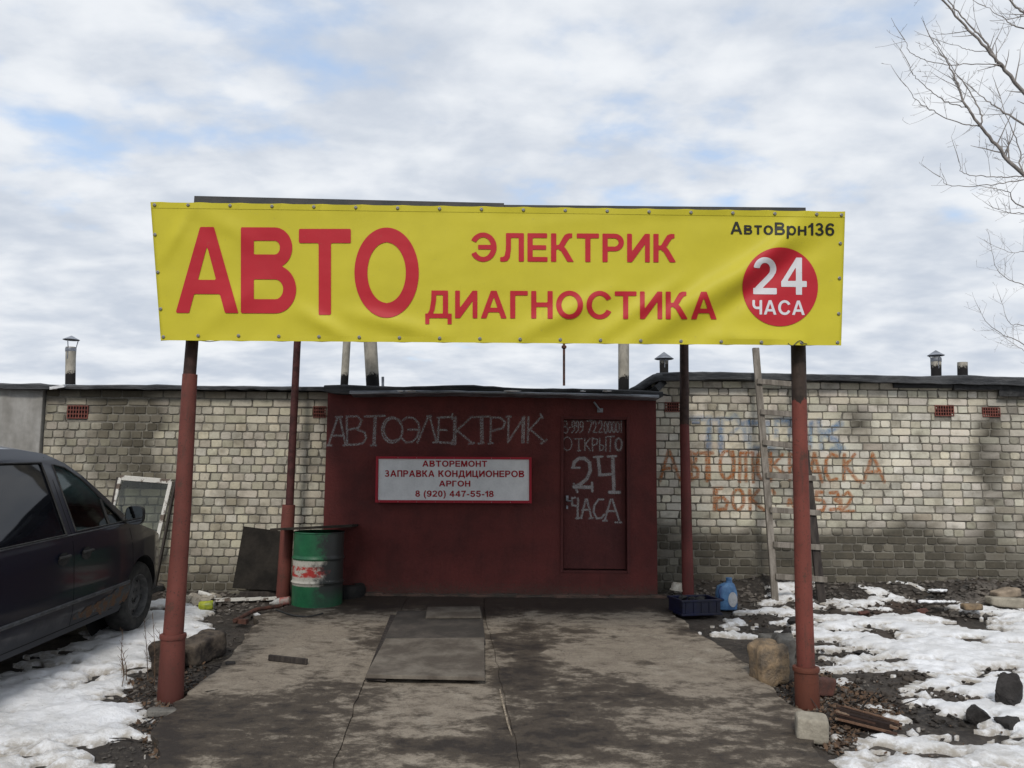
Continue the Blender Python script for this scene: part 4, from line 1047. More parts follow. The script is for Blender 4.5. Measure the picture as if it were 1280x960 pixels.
SP = [[(22, 430), (66, 272)], [(72, 272), (130, 428)], [(42, 368), (98, 360)], [(184, 275), (190, 425)], [(184, 275), (212, 290), (212, 325), (190, 342)], [(190, 342), (224, 368), (222, 410), (190, 425)],
 [(225, 282), (302, 282)], [(270, 282), (272, 430)], [(282, 290), (284, 425)], ell(378, 345, 36, 76), ell(405, 345, 12, 70, -80, 80), [(446, 436), (448, 282), (516, 280), (520, 436)], [(478, 285), (480, 430)], ell(572, 350, 32, 75), [(545, 290), (545, 400)],
 [(612, 282), (614, 430)], [(676, 290), (620, 350)], [(622, 345), (690, 400)], [(712, 290), (714, 428)], [(712, 286), (750, 300), (745, 340), (714, 355)], [(815, 430), (845, 285)], [(845, 285), (885, 435)], [(825, 380), (872, 378)],
 [(965, 300), (935, 286), (908, 320), (905, 390), (930, 432), (965, 420)], [(1005, 290), (1002, 430)], [(1060, 290), (1008, 352)], [(1010, 350), (1075, 430), (1110, 438)], [(1115, 420), (1155, 285)], [(1155, 285), (1218, 436)], [(1120, 388), (1180, 380)],
 [(308, 472), (352, 470)], [(312, 475), (312, 585)], [(322, 475), (322, 583)], [(312, 525), (360, 520), (382, 545), (372, 580), (312, 588)], ell(438, 530, 30, 55), ell(445, 530, 24, 50, -80, 80), [(500, 478), (502, 585)], [(548, 478), (505, 530)], [(508, 530), (575, 586)],
 [(622, 478), (632, 500)], [(705, 560), (712, 530), (735, 568)], [(890, 492), (858, 490), (856, 530), (890, 535), (902, 560), (890, 590), (852, 590)],
 [(930, 495), (965, 492), (975, 515), (950, 530), (982, 548), (980, 580), (930, 585)], [(1000, 510), (1025, 490), (1044, 515), (1030, 550), (990, 592), (1055, 594)], [(985, 530), (990, 590)]]
xsb = sorted(RIGHT_BRICKS, key=lambda q: (round(q[1], 2), q[0]))
def on_brick(p):
    for xc, z, l, H in rows_at(p.z):
        if abs(p.x - xc) < l / 2 and abs(p.z - z) < H / 2: return True
    return False
_rows = {}
for q in RIGHT_BRICKS:
    for k in range(int((q[1] - q[3] / 2) / .02), int((q[1] + q[3] / 2) / .02) + 1): _rows.setdefault(k, []).append(q)
def rows_at(z): return _rows.get(int(z / .02), [])
SF = lambda x, y: at(x, y, YR - .007)
M_ORG = m_pigment('faded orange spray paint', (.40, .135, .035), .45, 40)
M_BLU = m_pigment('faded blue spray paint', (.08, .22, .44), .5, 30)
pigment(scale(SP, 820, 500, 4.267, 10, .82), SF, 822, 1112, 560, 645, .62, 'spray_lettering', M_ORG, gR, .6, on_brick)
BL = [([(190, 100), (290, 98)], 16, .5), ([(282, 105), (282, 262)], 17, .6), ([(345, 105), (345, 265)], 17, .6), ([(285, 102), (400, 100)], 13, .5), ([(400, 100), (420, 80), (440, 105), (470, 150), (480, 215)], 14, .45), ([(400, 180), (470, 120)], 12, .4),
      ([(490, 120), (600, 125)], 17, .6), ([(500, 120), (500, 255)], 13, .4), ([(585, 120), (590, 180)], 15, .5), ([(640, 110), (640, 190)], 15, .5), ([(640, 112), (720, 108)], 15, .6), ([(715, 110), (712, 190)], 13, .5), ([(500, 255), (625, 258)], 14, .45),
      ([(830, 120), (820, 262)], 14, .55), ([(870, 110), (885, 262)], 14, .5), ([(985, 125), (900, 180)], 18, .7), ([(890, 175), (960, 215), (985, 262)], 18, .6), ([(940, 262), (1000, 258)], 14, .5), ([(268, 110), (268, 260)], 5, .3)]
pigment([(q_, w_ * 1.05, min(1, a_ * .95)) for q_, w_, a_ in scale(BL, 820, 500, 4.267, 14, .5)], SF, 858, 1062, 510, 570, .62, 'spray_lettering', M_BLU, gR, .9, on_brick)

# ------------------------------------------------------------------ ladder
M_WOOD = pm('grey weathered wood', (.26, .232, .20), (.14, .122, .10), 7, .85, .7, 30, .006, stretch=(3, 3, .35))
M_WOODD = pm('dark wet wood', (.055, .045, .038), (.025, .02, .018), 8, .85, .6, 30, .006, stretch=(3, 3, .35))
YLT, YLB = 10.68, 10.22
lad = thing('ladder', gnd(998, 752), 'tall grey wooden ladder leaning on the right brick wall', 'ladder')
def lp(px, py): 
    t = (py - 435) / (752 - 435); return at(px, py, YLT + (YLB - YLT) * t)
b = MB(); b.bar(lp(944.5, 435), lp(957, 590), .085, .045); b.bar(lp(957, 588), lp(969, 753), .082, .047); b.build('rail', M_WOOD, lad, bevel=.006)
b = MB(); b.bar(lp(994, 446), lp(1009, 590), .085, .045); b.bar(lp(1009, 588), lp(1027, 753), .10, .047); b.build('rail', M_WOODD, lad, bevel=.006)
for xl, yl, xr, yr in ((945, 477, 1004, 482), (949, 515, 1008, 520), (952, 553, 1012, 560), (956, 594, 1018, 598), (961, 637, 1024, 641), (965, 680, 1027, 684), (968, 720, 1032, 724)):
    b = MB(); b.bar(lp(xl, yl) + Vector((0, -.045, 0)), lp(xr, yr) + Vector((0, -.045, 0)), .068, .035); b.build('rung', M_WOOD, lad, bevel=.005)

# ------------------------------------------------------------------ barrel and the plate on it
YBR = 9.05
bc = gnd(396, 757); YBR = bc.y
rb = 31.0 * YBR / FPX
hb = at(396, 664, YBR).z - bc.z
def m_barrel():
    t = NT('chipped barrel paint'); x, y, z = t.xyz(); n = t.noise(9, 6, .7); n2 = t.noise(32, 5, .7)
    H = hb
    zj = t.math('ADD', z, t.math('MULTIPLY', t.math('SUBTRACT', n2, .5), .02))
    c = t.mix(t.ramp(n, .3, .7), (.020, .155, .062), (.012, .10, .045))
    c = t.mix(t.ramp(n2, .66, .74), c, (.05, .045, .035))
    wh = t.math('MULTIPLY', t.ramp(zj, H * .285, H * .30), t.ramp(zj, H * .635, H * .62), clamp=True)
    rd = t.math('MULTIPLY', t.ramp(zj, H * .40, H * .42), t.ramp(zj, H * .56, H * .54), clamp=True)
    rd = t.math('MULTIPLY', rd, t.ramp(t.noise(7, 6, .7, stretch=(1, 1, 1.6)), .42, .50), clamp=True)
    white = t.mix(t.ramp(n2, .5, .7), (.58, .55, .47), (.30, .26, .20))
    c = t.mix(wh, c, t.mix(rd, white, (.50, .045, .035)))
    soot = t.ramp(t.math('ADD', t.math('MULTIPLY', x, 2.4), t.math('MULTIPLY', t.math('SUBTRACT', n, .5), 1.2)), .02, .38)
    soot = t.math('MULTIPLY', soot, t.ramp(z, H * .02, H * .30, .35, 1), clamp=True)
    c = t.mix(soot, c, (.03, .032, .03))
    t.bump(n2, .3, .004)
    return t.done(c, .42, spec=.5)
brl = thing('oil_barrel', (bc.x, bc.y, bc.z), 'green steel barrel with a worn white and red band beside the rear post', 'barrel')
b = MB(); H = hb; r = rb
pr = [(.001, .012), (r * .93, .012), (r * .96, 0), (r, .006), (r * .985, .02)]
for k in range(1, 60):
    z = H * k / 60; bulge = .016 * (math.exp(-((z - H * .33) / .012) ** 2) + math.exp(-((z - H * .655) / .012) ** 2))
    pr.append((r * .975 + bulge, z))
pr += [(r * .985, H - .016), (r, H - .008), (r * .97, H), (r * .94, H - .02), (.001, H - .02)]
bb = b; bb.lathe(pr, bc, 48); o = bb.build('drum', m_barrel(), brl, smooth='auto')
pl = thing('steel_plate', (bc.x, bc.y, bc.z + H), 'thin dark sheet lying tilted across the top of the green barrel', 'sheet')
b = MB(); A = at(338, 663.5, YBR - .22); B_ = at(440, 659.0, YBR - .05)
d = (B_ - A); nrm = Vector((.12, .9, -.045)).normalized() * .62; a0 = A + Vector((0, -.02, .0)); 
b.slab4([a0, B_, B_ + nrm + Vector((-.12, 0, 0)), a0 + nrm + Vector((-.02, 0, 0))], (0, 0, 1), .028); b.build('sheet', pm('stained board', (.05, .042, .036), (.026, .023, .020), 6, .95, .4, spec=.1), pl, bevel=.002)

# ------------------------------------------------------------------ boards over the pit
M_PLY = pm('weathered grey plywood', (.20, .175, .142), (.095, .078, .062), 3.2, .85, .6, 40, .006, lo=.3, hi=.62, detail=9)
M_PLYD = pm('oily dark plywood', (.10, .085, .072), (.05, .044, .038), 3, .8, .6, 40, .006, lo=.3, hi=.62, detail=9)
def board(name, px, mat, th, label, up=.035, cat='board'):
    P = [gnd(x, y, up) for x, y in px]; c = sum(P, Vector()) / 4
    b = MB(); b.slab4(P, (0, 0, 1), th); o = b.build(name, mat, None, bevel=.003, origin=c)
    return tag(o, label, cat, 'boards over the pit')
board('plywood_board', [(457, 848), (606, 851), (605, 801), (482, 802)], M_PLY, .030, 'light grey plywood board nearest on the concrete pad', .06)
board('plywood_board', [(478, 806), (607, 806), (602, 765), (497, 766)], M_PLYD, .02, 'dark oily board between the two lighter boards', .035)
board('plywood_board', [(532, 773.5), (602, 773), (600, 760), (534, 761)], M_PLY, .02, 'small grey board nearest the red wall', .06)
board('plank', [(456, 850), (482, 852), (497, 771), (488, 770)], M_WOODD, .014, 'narrow dark strip along the left edge of the boards', .037)
b = MB(); p = gnd(336, 824, .045); q = gnd(384, 829, .045); b.bar(p + Vector((0, 0, .015)), q + Vector((0, 0, .012)), .05, .028); tag(b.build('wood_batten', M_WOODD, None, bevel=.006, origin=p), 'short dark batten lying alone on the left concrete', 'batten')
b = MB(); L_ = [(625, 862), (627, 872), (631, 888), (635, 905), (640, 920)]
b.tube([gnd(x, y, .036) for x, y in L_], [.006, .009, .007, .008, .004], 5); tag(b.build('strip', pm('pale sliver', (.42, .35, .26), (.14, .11, .08), 30, .9, .4), None, origin=gnd(632, 890)), 'thin pale broken strip in the slab joint', 'strip')

# ------------------------------------------------------------------ things against the walls
fwn = thing('window_frame', gnd(165, 745), 'old glazed window frame with peeling white paint leaning on the wall', 'window')
M_PEEL = pm('peeling white paint', (.60, .58, .53), (.13, .10, .08), 9, .85, .8, 40, .008, lo=.52, hi=.60)
def m_glass(name, tint, op=.35, rough=.04):
    t = NT(name); tr = t.n('ShaderNodeBsdfTransparent'); tr.inputs[0].default_value = tint + (1,)
    gl_ = t.n('ShaderNodeBsdfGlossy'); gl_.inputs['Roughness'].default_value = rough; gl_.inputs[0].default_value = (.9, .95, .95, 1)
    df = t.n('ShaderNodeBsdfDiffuse'); df.inputs[0].default_value = (.12, .12, .11, 1)
    fr = t.n('ShaderNodeFresnel'); fr.inputs[0].default_value = 1.45
    m1 = t.n('ShaderNodeMixShader'); t.l(t.math('MULTIPLY', t.ramp(t.noise(5, 5, .7), .3, .8), op), m1.inputs[0]); t.l(tr.outputs[0], m1.inputs[1]); t.l(df.outputs[0], m1.inputs[2])
    m2 = t.n('ShaderNodeMixShader'); t.l(fr.outputs[0], m2.inputs[0]); t.l(m1.outputs[0], m2.inputs[1]); t.l(gl_.outputs[0], m2.inputs[2])
    t.l(m2.outputs[0], t.out.inputs[0]); return t.m
tl, tr_ = at(151, 597, YL - .07), at(214, 602, YL - .07); ex = (at(195.5, 681, YL - .22) - tr_)
bl_, br_ = tl + ex, tr_ + ex
b = MB(); b.bar(tl, tr_, .06, .045); b.bar(bl_, br_, .055, .045); b.build('head_and_sill', M_PEEL, fwn, bevel=.004)
for a, c in ((tl, bl_), (tr_, br_)):
    b = MB(); b.bar(a, c, .045, .05); b.build('stile', M_PEEL, fwn, bevel=.004)
b = MB(); off = Vector((.055, 0, 0)); b.bar(tr_ + off, at(193, 738, YL - .36), .022, .05); b.bar(tl - off * .6, at(120, 738, YL - .36), .022, .05); b.build('casing', M_WOODD, fwn)
b = MB(); b.add([tl, tr_, br_, bl_], [(0, 1, 2, 3)]); b.build('pane', m_glass('dusty pane', (.66, .70, .68), .22), fwn)

b = MB(); P = [at(305, 658, YL - .03), at(358, 665, YL - .06), at(350, 739, YL - .42), at(291, 735, YL - .42)]
b.slab4(P, (0, -1, .2), .02); tag(b.build('leaning_board', pm('charred board', (.030, .026, .022), (.012, .011, .010), 3, .95, .8, 20, .02, lo=.3, hi=.7, spec=.1), None, bevel=.003, origin=P[3]), 'dark warped board leaning on the left brick wall behind the barrel', 'board')

M_GST = pm('grey stone', (.19, .18, .16), (.10, .09, .08), 8, .95, .8, 30, .02)
# blue crate
M_NAVY = pm('dark blue plastic', (.008, .011, .042), (.014, .015, .03), 6, .45, .2)
ca = gnd(868, 768); cr = thing('plastic_crate', ca, 'dark blue plastic crate standing by the rear right post', 'crate')
rz = Matrix.Rotation(R(14), 3, 'Z'); Wc, Dc, Hc = .45, .34, .175
def cbox(b, c, d): b.box(ca + rz @ Vector(c), d, rz)
for nm, c, d in (('side_panel', (0, -Dc / 2, Hc / 2 + .02), (Wc, .012, Hc - .03)), ('side_panel', (0, Dc / 2, Hc / 2 + .02), (Wc, .012, Hc - .03)), ('end_panel', (-Wc / 2, 0, Hc / 2 + .02), (.012, Dc, Hc - .03)), ('end_panel', (Wc / 2, 0, Hc / 2 + .02), (.012, Dc, Hc - .03))):
    b = MB(); cbox(b, c, d); b.build(nm, M_NAVY, cr)
b = MB()
for z in (Hc, .03):
    cbox(b, (0, -Dc / 2 - .006, z), (Wc + .04, .028, .025)); cbox(b, (0, Dc / 2 + .006, z), (Wc + .04, .028, .025)); cbox(b, (-Wc / 2 - .006, 0, z + .001), (.028, Dc - .02, .024)); cbox(b, (Wc / 2 + .006, 0, z + .001), (.028, Dc - .02, .024))
for i in range(5): cbox(b, (-Wc / 2 + .04 + i * (Wc - .08) / 4, -Dc / 2 - .008, Hc / 2 + .01), (.012, .012, Hc - .03))
b.build('rim', M_NAVY, cr, bevel=.004)
b = MB(); cbox(b, (0, 0, .03), (Wc - .02, Dc - .02, .02)); b.build('bottom', M_NAVY, cr)
b = MB(); s = random.Random(2)
for i in range(7): b.rock(ca + rz @ Vector((s.uniform(-.14, .14), s.uniform(-.08, .1), .12 + s.uniform(0, .06))), (.07, .06, .05), 1, .3, i)
tag(b.build('scrap', M_TARDARK, None, origin=ca), 'dark scrap piled inside the blue crate', 'scrap', kind='stuff')
# pale basin upturned behind the crate
bp = gnd(855, 752); b = MB(); b.lathe([(.001, .11), (.10, .115), (.12, .10), (.13, .04), (.145, .03), (.145, .015), (.125, .015), (.115, .09), (.001, .10)], bp + Vector((-.02, .04, .10)), 28, Euler((R(-6), R(5), 0)).to_matrix())
tag(b.build('enamel_pot', pm('chipped enamel', (.62, .60, .54), (.40, .37, .31), 12, .5, .3), None, smooth='auto', origin=bp), 'white upturned pot just behind the blue crate', 'pot')
b = MB(); b.rock(bp + Vector((-.02, .05, .04)), (.15, .12, .07), 2, .3, 5); tag(b.build('stone', M_GST, None, origin=bp), 'grey stone carrying the white upturned pot', 'stone')
# blue canister with a pale label
jp = gnd(908, 762); jug = thing('canister', jp, 'light blue plastic canister with pale label beside the crate', 'canister')
def ring_pts(w_, d_, z, n=20, sh=0): return [(jp.x + sh + w_ * (abs(math.cos(a)) ** .6) * (1 if math.cos(a) > 0 else -1), jp.y + d_ * (abs(math.sin(a)) ** .6) * (1 if math.sin(a) > 0 else -1), jp.z + z) for a in [2 * math.pi * i / n for i in range(n)]]
b = MB(); prf = [(.10, .06, .0, 0), (.118, .075, .012, 0), (.122, .078, .10, 0), (.120, .076, .20, 0), (.105, .07, .26, .0), (.07, .055, .295, .02), (.035, .035, .31, .035), (.03, .03, .335, .035)]
vs = []; fs = []; n = 20
for w_, d_, z, sh in prf: vs += ring_pts(w_, d_, z, n, sh)
for k in range(len(prf) - 1):
    for i in range(n): fs.append((k * n + i, k * n + (i + 1) % n, (k + 1) * n + (i + 1) % n, (k + 1) * n + i))
fs.append(tuple(range((len(prf) - 1) * n, len(prf) * n))); b.add(vs, fs)
M_JUG = pm('light blue plastic', (.10, .23, .42), (.05, .12, .25), 9, .4, .1); b.build('body', M_JUG, jug, smooth='auto')
b = MB(); b.tube([jp + Vector((-.07, -.05, .27)), jp + Vector((-.095, -.07, .22)), jp + Vector((-.09, -.08, .15)), jp + Vector((-.05, -.085, .12))], .014, 8); b.build('handle', pm('deep blue plastic', (.03, .07, .18), None, 5, .4, 0), jug, smooth=True)
b = MB(); b.lathe([(.034, 0), (.036, .004), (.036, .03), (.03, .034), (.001, .034)], jp + Vector((.035, 0, .33)), 16); b.build('cap', M_JUG, jug, smooth='auto')
b = MB(); n = 18; lab = [(.055 + .052 * math.cos(R(a)), -.0795 + .004 * (math.cos(R(a)) > .5), .125 + .085 * math.sin(R(a))) for a in range(0, 360, 20)]
vs = [(jp.x + x, jp.y + y - .002, jp.z + z) for x, y, z in lab]; b.add(vs, [tuple(range(len(vs)))]); b.build('label_panel', pm('pale label', (.48, .49, .50), (.36, .37, .38), 9, .6, 0), jug)

# ------------------------------------------------------------------ stones, blocks and junk
def stone(name, px, py, size, mat, label, cat, seed, sub=3, amp=.22, up=0, rz=0, group=None, sink=.2):
    p = gnd(px, py, up); b = MB(); b.rock((0, 0, 0), size, sub, amp, seed)
    Rz = Matrix.Rotation(rz, 3, 'Z'); c = p + Vector((0, size[1] * .6, size[2] * (1 - sink)))
    b.v = [tuple(Rz @ Vector(v) + c) for v in b.v]
    return tag(b.build(name, mat, None, smooth='auto', origin=p), label, cat, group)
M_OCH = pm('ochre concrete lump', (.30, .215, .13), (.13, .105, .08), 9, .95, 1.0, 22, .03)
M_DST = pm('dark stone', (.040, .036, .034), (.018, .016, .015), 8, .9, 1.0, 24, .03)
M_BST = pm('red brown brick', (.12, .05, .038), (.06, .035, .03), 8, .95, .6, 40, .01)
M_LCON = pm('pale concrete block', (.36, .325, .26), (.24, .215, .17), 7, .95, .7, 40, .01)
def block(name, px, py, size, rot, mat, label, cat, jit=.012, up=0, bev=.02, sub=True):
    p = gnd(px, py, up); E_ = Euler([R(a) for a in rot]).to_matrix(); b = MB()
    b.box(p + Vector((0, size[1] * .45, size[2] / 2)), size, E_, jit); o = b.build(name, mat, None, bevel=bev, origin=p)
    return tag(o, label, cat)
def lump(name, px, py, size, rot, mat, label, cat, amp=.03, seed=0, up=0):
    """a rounded rough block: subdivided box pushed about by noise"""
    p = gnd(px, py, up); bm = bmesh.new(); bmesh.ops.create_cube(bm, size=1); bmesh.ops.subdivide_edges(bm, edges=bm.edges, cuts=9, use_grid_fill=True)
    E_ = Euler([R(a) for a in rot]).to_matrix(); b = MB(); vs = []
    for v in bm.verts:
        q = v.co.copy(); rr_ = (abs(q.x * 2) ** 7 + abs(q.y * 2) ** 7 + abs(q.z * 2) ** 7) ** (1 / 7); q = q / max(rr_, .6)
        q = Vector((q.x * size[0], q.y * size[1], q.z * size[2]))
        n_ = float(fbm(q.x * 9 + seed * 3.1 + q.z * 5, q.y * 9 + q.z * 7, 4, seed)) - .5
        q += v.co.normalized() * n_ * amp * 2.5
        vs.append(E_ @ q + p + Vector((0, size[1] * .5, size[2] * .46)))
    b.add(vs, [tuple(v.index for v in f.verts) for f in bm.faces]); bm.free()
    return tag(b.build(name, mat, None, smooth='auto', origin=p), label, cat)
lump('concrete_lump', 966, 857, (.27, .24, .325), (4, -6, 14), M_OCH, 'big ochre concrete lump standing left of the front right post', 'stone', .035, 3)
lump('concrete_lump', 988, 852, (.16, .30, .36), (0, 4, -8), M_GST, 'darker lump wedged between ochre stone and right post', 'stone', .03, 13)
lump('concrete_lump', 963, 806, (.15, .13, .085), (2, 0, 6), M_GST, 'small flat grey stone just behind the big ochre lump', 'stone', .008, 5, up=.06)
stone('rock', 984, 806, (.07, .07, .10), M_DST, 'pointed black rock behind the ochre lump', 'rock', 7)
stone('rock', 993, 782, (.07, .06, .06), M_DST, 'dark stone in the snow left of the right post', 'rock', 17)
lump('concrete_cube', 1021, 930, (.205, .18, .165), (3, 2, -14), M_LCON, 'pale concrete cube on the pad edge before the right post', 'block', .008, 8)
lump('brick_block', 1032, 872, (.17, .13, .14), (0, 6, 20), M_BST, 'dark reddish block just right of the right post foot', 'block', .012, 9)
# splintered half log
lg = gnd(1085, 905); b = MB(); A, B_ = gnd(1048, 893, .05), gnd(1122, 912, .03); n = 14; ax = (B_ - A); 
u0 = Vector((-ax.y, ax.x, 0)).normalized()
s = random.Random(77)
for k in range(64):
    ph = s.uniform(-1.5, 1.5); r_ = s.uniform(.075, .10)
    o_ = u0 * r_ * math.sin(ph) + Vector((0, 0, r_ * .8 * math.cos(ph) - .02)); o2 = o_ * s.uniform(.75, .95)
    a = A + o_ + ax * s.uniform(-.03, .10); c = B_ + o2 + ax * s.uniform(-.25, .06)
    n0 = len(b.v); b.bar(a, c, s.uniform(.007, .02), s.uniform(.008, .018), Vector((0, 0, 1))); t_ = s.choice(((.17, .10, .065), (.10, .06, .04), (.04, .027, .022), (.24, .17, .12), (.07, .04, .03)))
    b.c += [t_ + (1,)] * (len(b.v) - n0)
n0 = len(b.v); b.bar(A + ax * .05, B_ - ax * .1, .14, .08, Vector((0, 0, 1))); b.c += [(.03, .02, .017, 1)] * (len(b.v) - n0)
t = NT('splintered wood'); c_ = t.mix(.7, t.attr().outputs[0], t.noise(30, 5, .7), 'OVERLAY'); t.bump(t.noise(60, 4, .7), .8, .01)
tag(b.build('split_log', t.done(c_, .9, spec=.2), None, origin=lg), 'splintered reddish brown half log lying in the snow edge', 'log')
# rocks in the snow on the right
stone('rock', 1262, 884, (.14, .10, .15), M_DST, 'sharp dark rock at the right edge of the snow', 'rock', 27, up=.02, rz=.3, sub=4)
stone('rock', 1228, 908, (.10, .10, .075), M_DST, 'rounded black rock below the sharp one on the right', 'rock', 28)
stone('rock', 1268, 916, (.14, .10, .06), M_DST, 'low black rock at the lower right picture edge', 'rock', 29)
stone('rock', 1082, 772, (.08, .07, .05), M_BST, 'brownish clod at the left foot of the dark rubble mound', 'rock', 30)
stone('rock', 1156, 770, (.07, .06, .055), M_BST, 'small brown stone in the snow before the rubble', 'rock', 31)
stone('rock', 1080, 820, (.10, .035, .03), M_DST, 'thin dark shard lying in the open snow', 'rock', 32, rz=-.5)
lump('brick_block', 1218, 763, (.21, .12, .07), (0, 0, 4), M_OCH, 'muddy ochre brick in the rubble by the right wall', 'block', .008, 41, up=.06)
lump('concrete_lump', 1268, 760, (.50, .2, .11), (0, 4, 0), M_LCON, 'flat grey slab piece at the right edge under the wall', 'slab', .015, 42, up=.02)
lump('concrete_lump', 1262, 748, (.32, .18, .10), (0, -8, 10), pm('sandy rubble', (.34, .27, .20), (.2, .16, .12), 7, .95, .8), 'sandy coloured lump against the right wall base', 'stone', .02, 43, up=.08)
# plank ends with snow by the wall
for k, (x0, x1, y) in enumerate(((1148, 1192, 752), (1163, 1182, 738))):
    b = MB(); b.bar(gnd(x0, y, .10), gnd(x1, y, .10), .05, .12); o = tag(b.build('plank', M_WOODD, None, bevel=.006, origin=gnd(x0, y)), ('dark plank under a snow cap by the right wall', 'shorter plank behind it touching the right wall')[k], 'plank')
    c = MB()
    for i in range(12): c.rock(gnd(x0 + (x1 - x0) * (i + .5) / 12, y, .135), (.045, .05, .022), 2, .1, i + k * 20)
    c.build('snow_cap', M_SNOW, o, smooth=True)
# left post: log stump pieces behind it
M_BARK = pm('wet bark', (.085, .062, .045), (.03, .024, .02), 12, .95, 1.0, 24, .04)
lump('tree_stump', 199, 843, (.24, .28, .27), (0, -14, 20), M_BARK, 'rounded brown stump left of the front left post', 'stump', .03, 51)
lump('tree_log', 240, 832, (.22, .42, .22), (6, 4, -20), pm('pale wood and bark', (.12, .095, .072), (.035, .028, .024), 9, .95, .9, 20, .02), 'thick cut log lying right of the front left post', 'log', .025, 52)
stone('stone', 199, 867, (.055, .04, .028), pm('ochre pebble', (.48, .27, .09), (.35, .2, .08), 9, .8, .3), 'ochre stone at the foot of the left post', 'stone', 53, 2)
stone('stone', 216, 868, (.045, .035, .022), M_LCON, 'pale flat stone touching the left post foot', 'stone', 54, 2)
lump('slab_shard', 205, 896, (.26, .12, .04), (0, 4, 22), M_GST, 'grey slab shard at the lower left pad edge', 'slab', .008, 55)
lump('slab_shard', 286, 836, (.08, .07, .05), (0, 4, 22), M_DST, 'dark stone alone on the left dirt beside the pad', 'stone', .008, 56)
# junk heap left
b = MB(); 
for i in range(9):
    s = random.Random(60 + i); p = gnd(232 + i * 4.2, 752 - (i % 3) * 3, .05); b.rock(p, (.09 + s.uniform(-.02, .02), .07, .06), 2, .5, i + 60)
tag(b.build('plastic_bag', pm('dirty pale rag', (.42, .38, .31), (.25, .22, .18), 8, .8, .8, 20, .02), None, smooth='auto', origin=gnd(247, 752)), 'crumpled dirty white bag on the junk heap behind the left post', 'bag')
b = MB(); a = gnd(248, 741, .10); b.tube([a, a + Vector((.10, .02, -.02)), a + Vector((.2, 0, -.06))], [.03, .022, .03], 10); tag(b.build('rolled_paper', pm('white paper', (.68, .67, .64), (.5, .48, .44), 8, .8, .2), None, smooth=True, origin=a), 'white roll sticking up from the crumpled bag', 'roll')
yc = gnd(258, 757, .06); can_ = thing('drink_can', yc, 'squashed yellow green can lying by the crumpled bag', 'can')
ax_ = Euler((0, R(86), R(8))).to_matrix(); b = MB(); b.lathe([(.001, -.075), (.045, -.075), (.052, -.06), (.050, 0), (.053, .06), (.045, .075), (.001, .075)], yc, 20, ax_); b.build('can_body', pm('yellow green print', (.42, .45, .03), (.18, .22, .02), 14, .4, .2), can_, smooth='auto')
b = MB(); b.lathe([(.001, .076), (.04, .076), (.046, .086), (.042, .092), (.001, .08)], yc, 20, ax_); b.build('can_lid', M_EYE, can_, smooth='auto')
b = MB(); p, q = gnd(266, 750, .03), gnd(346, 748, .03)
for i in range(8): b.bar(p.lerp(q, i / 8), p.lerp(q, (i + 1) / 8 + .002) + Vector((0, 0, (.006 if i % 2 else 0))), .03, .09 - .004 * i, Vector((0, 1, 0)))
tag(b.build('white_lath', M_PEEL, None, origin=p), 'long white painted lath on the ground behind the left post', 'lath')
b = MB(); p, q = gnd(300, 744, .06), gnd(352, 741, .06); b.bar(p, q, .07, .12); tag(b.build('plank', M_WOODD, None, bevel=.006, origin=p), 'black plank lying under the leaning dark board', 'plank')
bt = gnd(352, 752, .05); bo = thing('plastic_bottle', bt, 'crumpled clear bottle with red label at rear left post foot', 'bottle')
ax_ = Euler((0, R(80), R(-6))).to_matrix(); b = MB(); b.lathe([(.014, -.14), (.016, -.11), (.03, -.09), (.045, -.05), (.046, -.01)], bt, 16, ax_); b.build('neck', pm('cloudy plastic', (.45, .44, .42), (.3, .29, .27), 20, .3, .3), bo, smooth='auto')
b = MB(); b.lathe([(.047, -.01), (.048, .03), (.044, .07), (.046, .10), (.001, .11)], bt, 16, ax_); b.build('label_wrap', pm('red print wrap', (.42, .03, .025), (.30, .25, .22), 10, .45, .2), bo, smooth='auto')
b = MB(); b.rock(gnd(322, 769, .03), (.055, .04, .03), 2, .5, 71); tag(b.build('paper_scrap', pm('white scrap', (.72, .72, .72), None, 4, .8, 0), None, origin=gnd(322, 769)), 'white paper scrap on the dark dirt before the barrel', 'scrap')
b = MB(); b.tube([gnd(293, 776, .05), gnd(320, 762, .06), gnd(352, 757, .05)], .022, 8); b.bar(gnd(293, 776, .035), gnd(309, 777, .035), .045, .06); tag(b.build('scrap_iron', M_RUST, None, smooth='auto', origin=gnd(300, 772)), 'bent rusty iron bar lying left of the barrel', 'scrap iron')
b = MB(); b.tube([gnd(345 + i * 6.5, 762 + 8 * math.sin(i / 5 * 1.6) * .9 + i * .3, .045) for i in range(10)], .009, 6); tag(b.build('cable', M_BEAM, None, origin=gnd(370, 770)), 'thin black cable trailing in front of the barrel', 'cable')
ty = gnd(432, 751); b = MB()
b.lathe([(.10, -.07), (.17, -.085), (.205, -.07), (.22, -.03), (.22, .03), (.205, .07), (.17, .085), (.10, .07)], ty + Vector((-.02, .18, .095)), 36)
tag(b.build('old_tyre', pm('dull rubber', (.010, .010, .010), (.02, .019, .018), 9, .85, .6, 30, .01), None, smooth='auto', origin=ty), 'old black tyre lying half hidden behind the barrel', 'tyre')
b = MB()
for i in range(6):
    s = random.Random(90 + i); b.rock(gnd(176 + i * 5, 738 - s.uniform(0, 8), .07), (.10, .07, .06), 2, .5, 90 + i)
tag(b.build('rag_heap', pm('muddy sacking', (.17, .145, .12), (.08, .07, .06), 7, .95, 1, 20, .02), None, smooth='auto', origin=gnd(185, 738)), 'muddy sack heap between the car nose and brick wall', 'sack')

